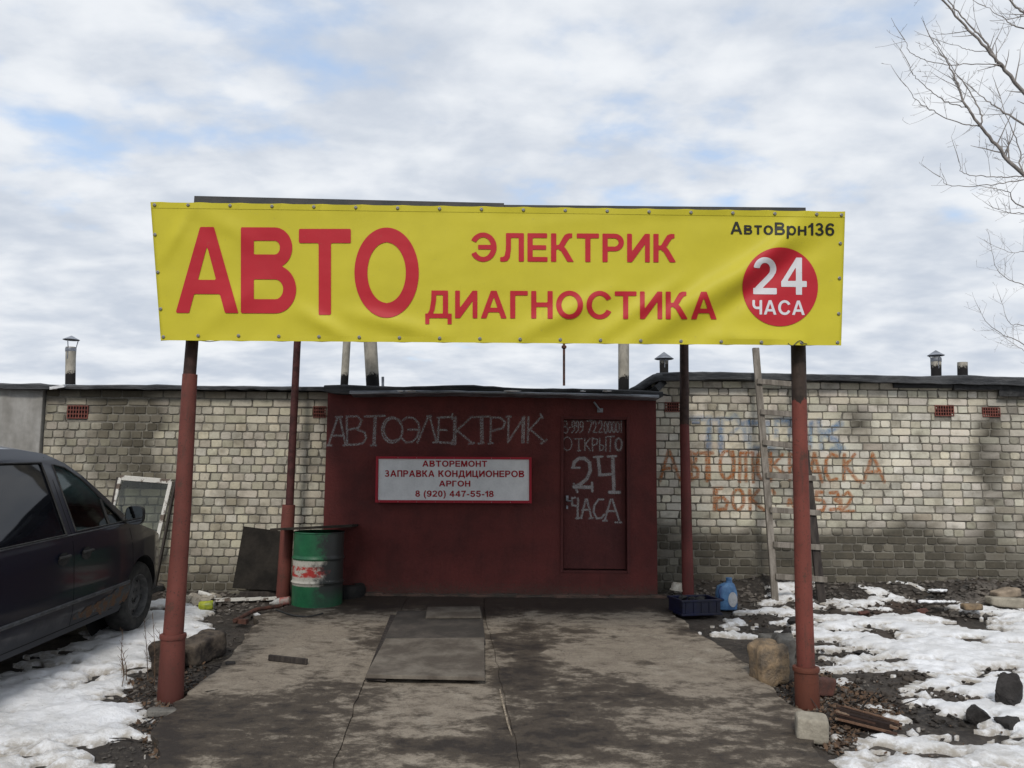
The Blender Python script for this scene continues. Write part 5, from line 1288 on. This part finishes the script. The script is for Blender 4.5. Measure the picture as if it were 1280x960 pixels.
# fine litter: nobody could count it
def litter(name, label, n, area, size, mats, seed, kind='chip'):
    s = random.Random(seed); b = MB()
    for i in range(n):
        px, py = area(s); p = gnd(px, py, .0)
        z = float(dirt_h(np.array([p.x]), np.array([p.y]))[0]); z = max(z, zg(p.y) - .02 if kind == 'chip' else -1)
        c = Vector((p.x, p.y, z + .01)); sz = size * s.uniform(.4, 1.5)
        if kind == 'twig':
            d = Vector((s.uniform(-1, 1), s.uniform(-1, 1), s.uniform(-.1, .25))).normalized() * sz * 4; b.tube([c, c + d * .5 + Vector((0, 0, s.uniform(0, .01))), c + d], [sz * .12, sz * .1, sz * .04], 4)
        elif kind == 'leaf':
            E_ = Euler((s.uniform(-.9, .9), s.uniform(-.9, .9), s.uniform(0, 6.3))).to_matrix(); P = [Vector((-1, 0, .2)), Vector((-.3, -.5, 0)), Vector((.6, -.4, .1)), Vector((1, 0, .3)), Vector((.5, .5, 0)), Vector((-.4, .45, .15))]
            b.add([c + Vector((0, 0, .008)) + E_ @ (q * sz) for q in P], [(0, 1, 2, 3, 4, 5)])
        else: b.rock(c, (sz * s.uniform(.7, 1.4), sz * s.uniform(.6, 1.1), sz * s.uniform(.4, .8)), 1, .4, seed * 1000 + i)
    return tag(b.build(name, mats, None, origin=(0, 7, 0)), label, None, None, 'stuff')
M_LEAF = pm('brown dead leaves', (.14, .085, .05), (.06, .04, .028), 20, .9, .3); M_PEB = pm('mixed rubble', (.16, .14, .12), (.05, .045, .04), 3, .95, .6, 50, .01)
def tri(s, pts):
    a, b_, c = s.sample(pts, 3) if len(pts) > 3 else pts; u, v = s.random(), s.random()
    if u + v > 1: u, v = 1 - u, 1 - v
    return (a[0] + u * (b_[0] - a[0]) + v * (c[0] - a[0]), a[1] + u * (b_[1] - a[1]) + v * (c[1] - a[1]))
RP = [(950, 855), (1000, 905), (1045, 945), (1085, 900), (1060, 850), (1025, 835), (1100, 885), (1130, 890)]
LP = [(150, 850), (190, 885), (235, 880), (262, 845), (245, 800), (205, 870), (175, 930), (200, 960)]
litter('leaf_litter', 'dead leaves around the right post foot', 900, lambda s: tri(s, RP), .022, M_LEAF, 1, 'leaf')
litter('leaf_litter', 'dead leaves and bark around the left post foot', 420, lambda s: tri(s, LP), .018, M_LEAF, 2, 'leaf')
litter('rubble', 'small broken stones around the right post', 420, lambda s: tri(s, RP), .020, M_PEB, 3)
litter('rubble', 'small broken stones around the left post', 420, lambda s: tri(s, LP), .018, M_PEB, 4)
litter('rubble', 'dark rubble heaped along the right wall', 900, lambda s: (s.uniform(830, 1290), s.triangular(738, 764, 744)), .036, M_PEB, 5)
litter('rubble', 'brown rubble mound right of the ladder', 260, lambda s: (s.gauss(1112, 16), s.gauss(762, 5)), .040, pm('brown clods', (.07, .05, .038), (.03, .024, .02), 6, .95, .8, 40, .01), 6)
litter('rubble', 'rubble heap by the right wall end', 500, lambda s: (s.gauss(1222, 26), s.gauss(755, 7)), .045, M_PEB, 16)
litter('rubble', 'grit and scraps along the left wall foot', 500, lambda s: (s.uniform(200, 405), s.triangular(735, 780, 744)), .026, M_PEB, 7)
litter('twigs', 'twigs strewn on the left dirt and snow edge', 130, lambda s: tri(s, LP + [(260, 790), (330, 770), (120, 880)]), .035, M_WOODD, 8, 'twig')
litter('twigs', 'twigs strewn by the right post', 130, lambda s: tri(s, RP), .04, M_WOODD, 9, 'twig')
litter('grit', 'grit scattered over the concrete pad', 260, lambda s: (s.uniform(240, 1000), s.uniform(775, 960)), .010, M_PEB, 10)
litter('grit', 'pale crumbs scattered on the concrete and dirt', 60, lambda s: (s.uniform(230, 1000), s.uniform(765, 955)), .009, M_LCON, 11)
litter('clods', 'dark clods poking through the right snow', 620, lambda s: tri(s, [(900, 770), (1000, 800), (1290, 800), (1290, 905), (1150, 905), (1060, 750)]), .032, M_DIRT, 12)
litter('rubble', 'small stones and clods strewn over the left dirt', 700, lambda s: (s.uniform(120, 330), s.uniform(775, 960)), .013, M_PEB, 21)
litter('rubble', 'small stones and clods strewn over the right dirt', 900, lambda s: (s.uniform(870, 1180), s.uniform(765, 958)), .013, M_PEB, 22)
litter('leaf_litter', 'dead leaf bits blown over snow and dirt on the right', 260, lambda s: (s.uniform(900, 1280), s.uniform(765, 958)), .012, M_LEAF, 23, 'leaf')
# dry weed stalks by the left post
b = MB(); s = random.Random(5)
for i in range(9):
    x = s.uniform(183, 212) if i < 6 else s.uniform(150, 160); p = gnd(x, s.uniform(845, 866)); h = s.uniform(.3, .62) * (1 if i < 7 else .6)
    q = p + Vector((s.uniform(-.06, .06), 0, h)); b.tube([p, p.lerp(q, .5) + Vector((s.uniform(-.02, .02), 0, 0)), q], [.0035, .003, .0015], 5)
    for k in range(5): m_ = p.lerp(q, .4 + .13 * k); b.tube([m_, m_ + Vector((s.uniform(-.05, .05), s.uniform(-.03, .03), .045))], [.002, .001], 4)
tag(b.build('dry_weeds', M_LEAF, None, origin=gnd(198, 860)), 'thin dry weed stalks standing beside the left post', 'weeds', None, 'stuff')

# ------------------------------------------------------------------ the parked minivan (local frame: x to its right side, y forward, built at the origin, then placed)
def m_paint():
    t = NT('navy car paint'); P = t.tc.outputs['Object']; z = t.xyz()[2]; n = t.noise(5, 6, .65); n2 = t.noise(40, 5, .7)
    dirt = t.math('MULTIPLY', t.ramp(t.math('ADD', z, t.math('MULTIPLY', t.math('SUBTRACT', n, .5), .30)), .56, .30), .55, clamp=True)
    c = t.mix(dirt, (.0025, .005, .015), t.mix(n2, (.022, .025, .03), (.05, .05, .052)))
    t.p.inputs['Coat Weight'].default_value = .8; t.p.inputs['Coat Roughness'].default_value = .08
    t.l(t.math('SUBTRACT', .5, dirt, clamp=True), t.p.inputs['Coat Weight'])
    t.bump(t.noise(2.5, 3, .5), .05, .01)
    return t.done(c, t.ramp(dirt, 0, .6, .32, .75), spec=.5)
M_CAR = m_paint()
M_RUB = pm('black rubber', (.014, .014, .014), (.035, .034, .032), 12, .8, .5, 50, .004)
M_TRIM = pm('grey side trim', (.075, .078, .085), (.04, .04, .042), 14, .6, .2)
M_INT = pm('grey interior', (.14, .15, .155), (.09, .095, .10), 4, .9, .1)
car = thing('minivan', (0, 0, 0), 'dark navy minivan with a rust patched door parked nose to the left wall', 'car')
PATH = [(.03, .27), (.0, .40), (-.005, .55), (.0, .64), (.04, .75), (.16, .84), (.5, .94), (1.03, 1.08), (1.35, 1.335), (1.62, 1.545), (1.82, 1.66), (2.05, 1.745), (2.4, 1.79), (3.1, 1.81), (4.1, 1.79), (4.42, 1.72), (4.58, 1.40), (4.68, 1.05), (4.73, .6), (4.70, .27)]
def hw(yn): return float(np.interp(yn, [-.01, .04, .12, .25, .45, .8, 1.3, 4.0, 4.5, 4.68, 4.74], [.60, .70, .79, .87, .925, .96, .975, .975, .95, .90, .84]))
def ins(z): return float(np.interp(z, [.2, .32, .45, .62, .9, 1.06, 1.09, 1.25, 1.45, 1.6, 1.7, 1.82], [.07, .03, .006, 0, .010, .032, .043, .108, .188, .250, .295, .37]))
def sx(yn, z): return hw(yn) - ins(z)
LENC = 4.73; FY = 2.36
def body_pt(yn, z, side, off=0.0): return (side * (sx(yn, z) + off), FY - yn, z)
WIN = [[(2.02, 1.095), (2.02, 1.655), (1.86, 1.625), (1.66, 1.515), (1.42, 1.31), (1.24, 1.15), (1.19, 1.095)],
       [(2.17, 1.085), (2.17, 1.675), (3.22, 1.695), (3.26, 1.085)], [(3.36, 1.09), (3.34, 1.695), (4.18, 1.675), (4.40, 1.14)]]
yy_ = np.arange(-.02, 4.78, .03); zz2 = np.arange(.24, 1.84, .03); YY, ZZ = np.meshgrid(yy_, zz2, indexing='ij')
side_f = sdpoly(YY, ZZ, PATH)
for wc in (.80, 3.74): side_f = np.minimum(side_f, np.hypot(YY - wc, ZZ - .33) - .395)
for P in WIN: side_f = np.minimum(side_f, -sdpoly(YY, ZZ, P))
for side in (1, -1):
    vs, fs = march(side_f, yy_, zz2); b = MB(); b.v = [body_pt(y, z, side) for y, z in vs]; b.f = fs; b.build('side_panel', M_CAR, car, smooth=True)
    for k, P in enumerate(WIN):
        Fw = sdpoly(YY, ZZ, P) + .012; vs, fs = march(Fw, yy_, zz2); b = MB(); b.v = [body_pt(y, z, side, -.010) for y, z in vs]; b.f = fs
        if k == 0:
            if side == 1: M_GL = m_glass('green tinted car glass', (.72, .84, .80), .06); M_GLD = None
            b.build('window', M_GL, car, smooth=True)
            c = MB(); c.tube([body_pt(1.445, z, side, -.006) for z in (1.09, 1.2, 1.32)], .013, 6); c.build('quarter_bar', M_RUB, car)
        else:
            if M_GLD is None:
                M_GLD = pm('dark privacy glass', (.008, .009, .012), None, 4, .03, 0, spec=.42)
            b.build('window', M_GLD, car, smooth=True)
        s_ = MB()
        Pc = P + [P[0]]; pts = []
        for (a0, a1), (b0, b1) in zip(Pc[:-1], Pc[1:]):
            for t in (0, .25, .5, .75): pts.append(body_pt(a0 + (b0 - a0) * t, a1 + (b1 - a1) * t, side, .001))
        s_.tube(pts + [pts[0]], .008, 5, cap=False); s_.build('window_seal', M_RUB, car)
# top: bonnet, windscreen, roof, tail
path = []
for i in range(len(PATH) - 1):
    p0 = PATH[max(i - 1, 0)]; p1 = PATH[i]; p2 = PATH[i + 1]; p3 = PATH[min(i + 2, len(PATH) - 1)]
    for k in range(4):
        t = k / 4; path.append((p1[0] + (p2[0] - p1[0]) * t, p1[1] + (p2[1] - p1[1]) * t))
path.append(PATH[-1])
def cross(i, t):
    yn, z = path[i]; a = path[max(i - 1, 0)]; c = path[min(i + 1, len(path) - 1)]; ty_, tz_ = c[0] - a[0], c[1] - a[1]; L_ = math.hypot(ty_, tz_)
    ny, nz = -tz_ / L_, ty_ / L_; cr_ = .055 * (1 - abs(t) ** 2.6); return (sx(yn, z) * t, FY - (yn + ny * cr_), z + nz * cr_)
ts = [-1, -.97, -.9, -.8, -.6, -.4, -.2, 0, .2, .4, .6, .8, .9, .97, 1]
body = MB(); ws = MB(); rw = MB()
for mb, rng in ((body, None),):
    idx = {}
    for i in range(len(path) - 1):
        for k in range(len(ts) - 1):
            mid = path[i][0]; glassy = None
            if abs(ts[k]) < .93 and abs(ts[k + 1]) < .93:
                if 1.06 < mid < 1.84: glassy = ws
                elif mid > 4.43 and path[i][1] > 1.06 and path[i][1] < 1.66: glassy = rw
            q = [cross(i, ts[k]), cross(i, ts[k + 1]), cross(i + 1, ts[k + 1]), cross(i + 1, ts[k])]
            (glassy or body).add(q, [(0, 1, 2, 3)])
for mb, nm, m in ((body, 'roof_and_bonnet', M_CAR), (ws, 'windscreen', M_GL), (rw, 'rear_window', M_GLD)):
    me_o = mb.build(nm, m, car, smooth=True, fix=False)
    bmm = bmesh.new(); bmm.from_mesh(me_o.data); bmesh.ops.remove_doubles(bmm, verts=bmm.verts, dist=.0005); bmesh.ops.recalc_face_normals(bmm, faces=bmm.faces); bmm.to_mesh(me_o.data); bmm.free()
    me_o.data.polygons.foreach_set('use_smooth', [True] * len(me_o.data.polygons))
b = MB(); b.box((0, FY - 2.36, .285), (1.74, 4.5, .04)); b.box((0, FY - 2.9, .42), (1.7, 2.4, .2)); b.box((0, FY - .6, .55), (1.05, .9, .5)); b.build('underbody', M_RUB, car)
b = MB(); b.box((0, FY - 1.22, .92), (1.66, .34, .22)); b.build('dashboard', M_INT, car, bevel=.04)
b = MB(); b.tube([Vector((-.40, FY - 1.62, 1.0)) + Euler((R(-65), 0, 0)).to_matrix() @ Vector((.18 * math.cos(a), 0, .18 * math.sin(a))) for a in [i * math.pi / 10 for i in range(21)]], .014, 6); b.tube([(-.4, FY - 1.4, .92), (-.4, FY - 1.6, 1.0)], .03, 8); b.build('steering_wheel', M_RUB, car)
for x in (-.42, .42):
    b = MB(); b.box((x, FY - 2.15, .62), (.48, .5, .16)); b.box((x, FY - 2.46, .92), (.48, .13, .62), Euler((R(10), 0, 0)).to_matrix()); b.box((x, FY - 2.53, 1.30), (.26, .09, .17)); b.build('seat', M_INT, car, bevel=.04)
for side in (1, -1):
    b = MB()
    for seam in ([(2.095, .33), (2.095, .5), (2.10, .8), (2.095, 1.07), (2.095, 1.72)], [(1.06, .40), (1.03, .6), (1.04, .85), (1.10, 1.08)], [(1.22, .33), (1.09, .36), (1.06, .40)], [(1.15, .33), (2.1, .325), (3.2, .325)], [(3.28, .34), (3.28, 1.06)]):
        pts = []
        for (a0, a1), (b0, b1) in zip(seam[:-1], seam[1:]):
            for t in (0, .33, .66): pts.append((a0 + (b0 - a0) * t, a1 + (b1 - a1) * t))
        pts.append(seam[-1])
        for (a0, a1), (b0, b1) in zip(pts[:-1], pts[1:]):
            L_ = math.hypot(b0 - a0, b1 - a1); nx_, nz_ = -(b1 - a1) / L_ * .004, (b0 - a0) / L_ * .004
            b.add([body_pt(a0 + nx_, a1 + nz_, side, .0012), body_pt(b0 + nx_, b1 + nz_, side, .0012), body_pt(b0 - nx_, b1 - nz_, side, .0012), body_pt(a0 - nx_, a1 - nz_, side, .0012)], [(0, 1, 2, 3)])
    b.build('door_seams', M_BLACK, car, fix=False)
    b = MB(); n = 40; prf = [(.505, .0), (.508, .009), (.520, .012), (.535, .009), (.538, .0)]
    y0, y1 = 1.10, 3.25; vs = [body_pt(y0 + (y1 - y0) * i / n, z, side, o_) for i in range(n + 1) for z, o_ in prf]
    b.add(vs, [(i * 5 + k, (i + 1) * 5 + k, (i + 1) * 5 + k + 1, i * 5 + k + 1) for i in range(n) for k in range(4)]); b.build('side_moulding', M_TRIM, car, smooth=True)
    b = MB()
    vs = [body_pt(.98 + 2.4 * i / n, z, side, o_) for i in range(n + 1) for z, o_ in ((1.068, .001), (1.070, .006), (1.078, .006), (1.081, .001))]
    b.add(vs, [(i * 4 + k, (i + 1) * 4 + k, (i + 1) * 4 + k + 1, i * 4 + k + 1) for i in range(n) for k in range(3)]); b.build('belt_moulding', M_TRIM, car, smooth=True)
    for yn in (1.90, 2.26):
        hd = MB(); c0 = Vector(body_pt(yn, .90, side, .0)); n_ = 16
        hd.add([c0 + Vector((side * .004, .085 * math.cos(2 * math.pi * i / n_), .055 * math.sin(2 * math.pi * i / n_))) for i in range(n_)], [tuple(range(n_))])
        hd.tube([c0 + Vector((side * .012, -.075, .015)), c0 + Vector((side * .035, -.04, .02)), c0 + Vector((side * .035, .04, .02)), c0 + Vector((side * .012, .075, .015))], .014, 8)
        hd.build('door_handle', M_RUB, car, smooth='auto')
    m_ = MB(); mc_ = Vector(body_pt(1.17, 1.155, side, .13)); prf = [(.001, .07), (.07, .065), (.098, .035), (.105, 0), (.10, -.03)]
    Rm = Matrix.Rotation(R(-90), 3, 'X'); n_ = 24; vs = []; fs = []
    for r_, d_ in prf:
        for i in range(n_):
            a = 2 * math.pi * i / n_; ca_, sa_ = math.cos(a), math.sin(a)
            vs.append(mc_ + Vector((r_ * (abs(ca_) ** .6) * (1 if ca_ > 0 else -1) * .82, d_, r_ * (abs(sa_) ** .6) * (1 if sa_ > 0 else -1) * .85)))
    for k in range(len(prf) - 1):
        for i in range(n_): fs.append((k * n_ + i, k * n_ + (i + 1) % n_, (k + 1) * n_ + (i + 1) % n_, (k + 1) * n_ + i))
    m_.add(vs, fs); m_.tube([mc_ - Vector((side * .06, 0, .04)), mc_ - Vector((side * .15, -.02, .06))], .03, 8); mo = m_.build('side_mirror', M_RUB, car, smooth='auto')
    mg = MB(); mg.add([vs[-n_ + i] + Vector((0, .006, 0)) for i in range(n_)], [tuple(range(n_))]); mg.build('mirror_glass', pm('mirror glass', (.5, .52, .54), None, 4, .05, 0, metal=1), mo)
    h = MB(); hp_ = [(.05, .56), (.05, .70), (.22, .74), (.42, .76), (.42, .66), (.22, .58)]
    h.add([body_pt(y, z, side, .004) for y, z in hp_], [tuple(range(6))]); h.build('headlight', pm('headlamp glass', (.45, .46, .47), None, 4, .08, 0, spec=.8), car)
for side in (1, -1):
    for wc in (.80, 3.74):
        wh = MB(); Rw = Matrix.Rotation(R(90 * side), 3, 'Y'); c0 = Vector((side * (hw(wc) - .135), FY - wc, .33))
        prf = [(.20, -.09), (.27, -.105), (.318, -.095), (.333, -.06), (.335, 0), (.333, .06), (.322, .088), (.30, .102), (.27, .108), (.235, .104), (.212, .092)]
        wh.lathe(prf, c0, 40, Rw); wo = wh.build('wheel', M_RUB, car, smooth='auto')
        rm = MB(); rm.lathe([(.212, .09), (.205, .098), (.195, .085), (.188, .03), (.150, .035), (.12, .06), (.085, .066), (.075, .045), (.04, .045), (.001, .05)], c0, 40, Rw)
        ro = rm.build('rim', pm('dusty steel rim', (.085, .084, .082), (.05, .05, .05), 20, .65, .2), wo, smooth='auto')
        hl = MB()
        for k in range(8):
            a = k * math.pi / 4 + .2; hc = Vector((.150 * math.cos(a), .150 * math.sin(a), .0375)); hl.add([c0 + Rw @ (hc + Vector((.019 * math.cos(q), .019 * math.sin(q), .0015))) for q in [2 * math.pi * j / 10 for j in range(10)]], [tuple(range(10))])
        for k in range(5):
            a = k * 1.2566; hc = Vector((.055 * math.cos(a), .055 * math.sin(a), .05)); hl.add([c0 + Rw @ (hc + Vector((.010 * math.cos(q), .010 * math.sin(q), .012))) for q in [2 * math.pi * j / 6 for j in range(6)]], [tuple(range(6))])
        hl.build('rim_holes', M_BLACK, wo, fix=False)
        aw = MB(); vs = []; fs = []; n_ = 24
        for i in range(n_ + 1):
            a = math.pi * (-.08 + 1.16 * i / n_); y, z = wc + .395 * math.cos(a), .33 + .395 * math.sin(a)
            vs += [body_pt(y, max(z, .25), side), (side * .60, FY - y, max(z, .25))]
        fs = [(2 * i, 2 * i + 1, 2 * i + 3, 2 * i + 2) for i in range(n_)]; aw.add(vs, fs)
        aw.add([(side * .60, FY - wc + .42 * math.cos(a), .33 + .42 * math.sin(a)) for a in [2 * math.pi * i / 20 for i in range(20)]], [tuple(range(20))]); aw.build('wheel_arch', M_BLACK, car, fix=False)
# rusty and scraped patch low on the front door
def m_rust_patch():
    t = NT('flaking sill rust'); n = t.noise(11, 6, .7); n2 = t.noise(34, 6, .7)
    c = t.mix(t.ramp(n, .42, .55), (.055, .060, .064), (.10, .055, .03)); c = t.mix(t.ramp(n2, .62, .72), c, (.30, .27, .22))
    t.bump(n2, .8, .01); return t.done(c, .85, spec=.3)
Y2, Z2 = np.meshgrid(np.arange(1.0, 2.2, .012), np.arange(.30, .54, .012), indexing='ij')
Fp = np.minimum(sdpoly(Y2, Z2, [(1.10, .36), (1.10, .49), (1.35, .49), (1.62, .45), (1.90, .44), (2.05, .40), (2.08, .36), (1.85, .35), (1.6, .335), (1.3, .335)]) + (fbm(Y2 * 12, Z2 * 12, 4, 301) - .5) * .09, 1)
vs, fs = march(Fp, np.arange(1.0, 2.2, .012), np.arange(.30, .54, .012)); b = MB(); b.v = [body_pt(y, z, 1, .0025 + .004 * float(fbm(y * 20, z * 20, 2, 5))) for y, z in vs]; b.f = fs
b.build('rust_patch', m_rust_patch(), car, smooth=True)
b = MB(); b.tube([(-.55, FY + .02, .45), (-.3, FY + .055, .45), (.3, FY + .055, .45), (.55, FY + .02, .45)], .06, 8); b.build('bumper', M_TRIM, car, smooth=True)
YAW = -0.8
car.rotation_euler = (R(2.4), 0, R(YAW)); car.location = (-4.60, 9.17 - FY, zg(9.17 - FY) + .035)

# ------------------------------------------------------------------ bare trees beyond the right garage
M_BRANCH = pm('grey brown bark', (.33, .30, .275), (.20, .18, .165), 9, .9, .5, 30, .01)
def bare_tree(name, Y, limbs, trunk, label, seed, k=1.0, twig=1.0):
    s = random.Random(seed); root = thing(name, (at(trunk[0][0], 700, Y).x, Y, 0), label, 'tree')
    tb = MB(); tb.tube([at(x, y, Y) for x, y, _ in trunk], [q[2] for q in trunk], 14); tb.build('trunk', M_BRANCH, root, smooth=True)
    fine = MB()
    def grow(p, d, L, r, lev):
        n = max(3, int(L / .16)); pts = [p]; rs = [r]; v = d.normalized()
        for i in range(n):
            v = (v + Vector((s.uniform(-.12, .12), s.uniform(-.12, .12), s.uniform(-.02, .16)))).normalized()
            pts.append(pts[-1] + v * (L / n)); rs.append(max(r * (1 - .72 * (i + 1) / n), .0036 * k))
        fine.tube(pts, rs, 4 if lev else 5, cap=False)
        if lev < 2:
            m = int(L / (.17 if lev == 0 else .13) * twig)
            for j in range(m):
                i = s.randint(1, n); side_v = Vector((s.uniform(-1, 1), s.uniform(-.7, .7), s.uniform(-.35, .9))).normalized()
                grow(pts[i], (v * .55 + side_v).normalized(), L * s.uniform(.22, .5), rs[i] * .6, lev + 1)
        elif True:
            for j in range(int(L / .12)):
                i = s.randint(1, n); dd = (v + Vector((s.uniform(-1, 1), s.uniform(-.6, .6), s.uniform(-.2, 1)))).normalized(); fine.tube([pts[i], pts[i] + dd * s.uniform(.03, .08)], [.005 * k, .003 * k], 3, cap=False)
    for L_ in limbs:
        px_pts, r0, r1, dy = L_
        P = [at(x, y, Y + dy * (0.3 + .7 * i / len(px_pts))) for i, (x, y) in enumerate(px_pts)]
        pts = []
        for i in range(len(P) - 1):
            p0, p1, p2, p3 = P[max(i - 1, 0)], P[i], P[i + 1], P[min(i + 2, len(P) - 1)]
            for q in range(6):
                t = q / 6; pts.append(.5 * ((2 * p1) + (p2 - p0) * t + (2 * p0 - 5 * p1 + 4 * p2 - p3) * t * t + (3 * p1 - p0 - 3 * p2 + p3) * t ** 3) + Vector((s.uniform(-.012, .012), s.uniform(-.02, .02), s.uniform(-.012, .012))))
        pts.append(P[-1]); n = len(pts); rs = [(r0 + (r1 - r0) * i / (n - 1)) * .56 for i in range(n)]
        lb = MB(); lb.tube(pts, rs, 7, cap=False); lb.build('branch', M_BRANCH, root, smooth=True)
        tot = sum((a - c).length for a, c in zip(pts[1:], pts[:-1]))
        for j in range(int(tot / .155 * twig)):
            i = s.randint(2, n - 1); v = (pts[i] - pts[i - 1]).normalized(); sg_ = s.choice((-1, 1)); perp = Vector((v.z, 0, -v.x)) * sg_
            d = (v * s.uniform(.3, .9) + perp * s.uniform(.5, 1.1) + Vector((0, s.uniform(-.6, .6), .1))).normalized()
            grow(pts[i], d, s.uniform(.25, .95) * (1 - .45 * i / n), max(rs[i] * .42, .006 * k), 1)
        grow(pts[-1], pts[-1] - pts[-3], .5, r1, 1)
    tag(fine.build('twigs', M_BRANCH, root, fix=False), kind='stuff')
T1 = [([(1400, 250), (1280, 115), (1250, 80), (1232, 60), (1200, 25), (1170, -8), (1140, -40)], .075, .016, -.3), ([(1252, 84), (1234, 56), (1217, 37), (1200, 18), (1180, -6), (1165, -30)], .038, .014, .4),
      ([(1420, 350), (1280, 220), (1250, 187), (1225, 156), (1207, 132), (1195, 100), (1184, 78), (1166, 52)], .075, .010, -.6), ([(1226, 156), (1226, 142), (1214, 118), (1196, 92), (1182, 72)], .030, .010, .5),
      ([(1430, 240), (1280, 155), (1250, 137), (1232, 124), (1217, 112)], .045, .010, .8), ([(1208, 134), (1188, 129), (1170, 119), (1150, 102), (1139, 90), (1137, 82)], .018, .008, -.4),
      ([(1226, 158), (1203, 155), (1180, 146), (1160, 135), (1145, 125), (1133, 108)], .020, .008, -.9), ([(1252, 81), (1215, 80), (1183, 81), (1155, 74), (1138, 65), (1131, 50)], .018, .008, -.6),
      ([(1234, 64), (1215, 63), (1200, 59), (1172, 50)], .015, .007, .6), ([(1282, 220), (1255, 221), (1230, 220), (1204, 217), (1199, 203)], .020, .008, -.8), ([(1300, 222), (1270, 226), (1245, 230), (1207, 233), (1185, 231), (1175, 221)], .020, .008, .7),
      ([(1420, 120), (1300, 30), (1280, 15), (1262, 0), (1240, -30)], .06, .02, .2), ([(1400, 70), (1280, 36), (1262, 28), (1250, 20), (1232, 8)], .03, .009, .9), ([(1350, 330), (1280, 220), (1276, 190), (1262, 155), (1250, 120)], .030, .010, 1.0),
      ([(1420, 330), (1280, 260), (1262, 242), (1245, 236)], .030, .008, .2), ([(1330, 290), (1288, 268), (1262, 266), (1249, 262)], .02, .007, -.5)]
bare_tree('bare_tree', 15.5, T1, [(1470, 720, .26), (1465, 500, .22), (1440, 320, .17), (1420, 120, .11), (1400, -60, .07)], 'large leafless tree whose upswept branches fill the upper right corner', 3, .70, .60)
T2 = [([(1360, 420), (1290, 362), (1262, 350), (1246, 335), (1238, 306)], .030, .008, -.3), ([(1350, 370), (1290, 318), (1265, 316), (1240, 306)], .022, .008, .5), ([(1370, 500), (1282, 432), (1255, 419), (1234, 404), (1226, 390)], .030, .008, -.4),
      ([(1350, 460), (1285, 410), (1262, 404), (1252, 378)], .024, .008, .3), ([(1350, 480), (1290, 445), (1268, 430), (1250, 418)], .02, .007, 1)]
bare_tree('bare_tree', 24, T2, [(1400, 700, .22), (1395, 480, .18), (1370, 330, .10)], 'fainter leafless tree at the right edge lower than the big one', 5, .7, .6)
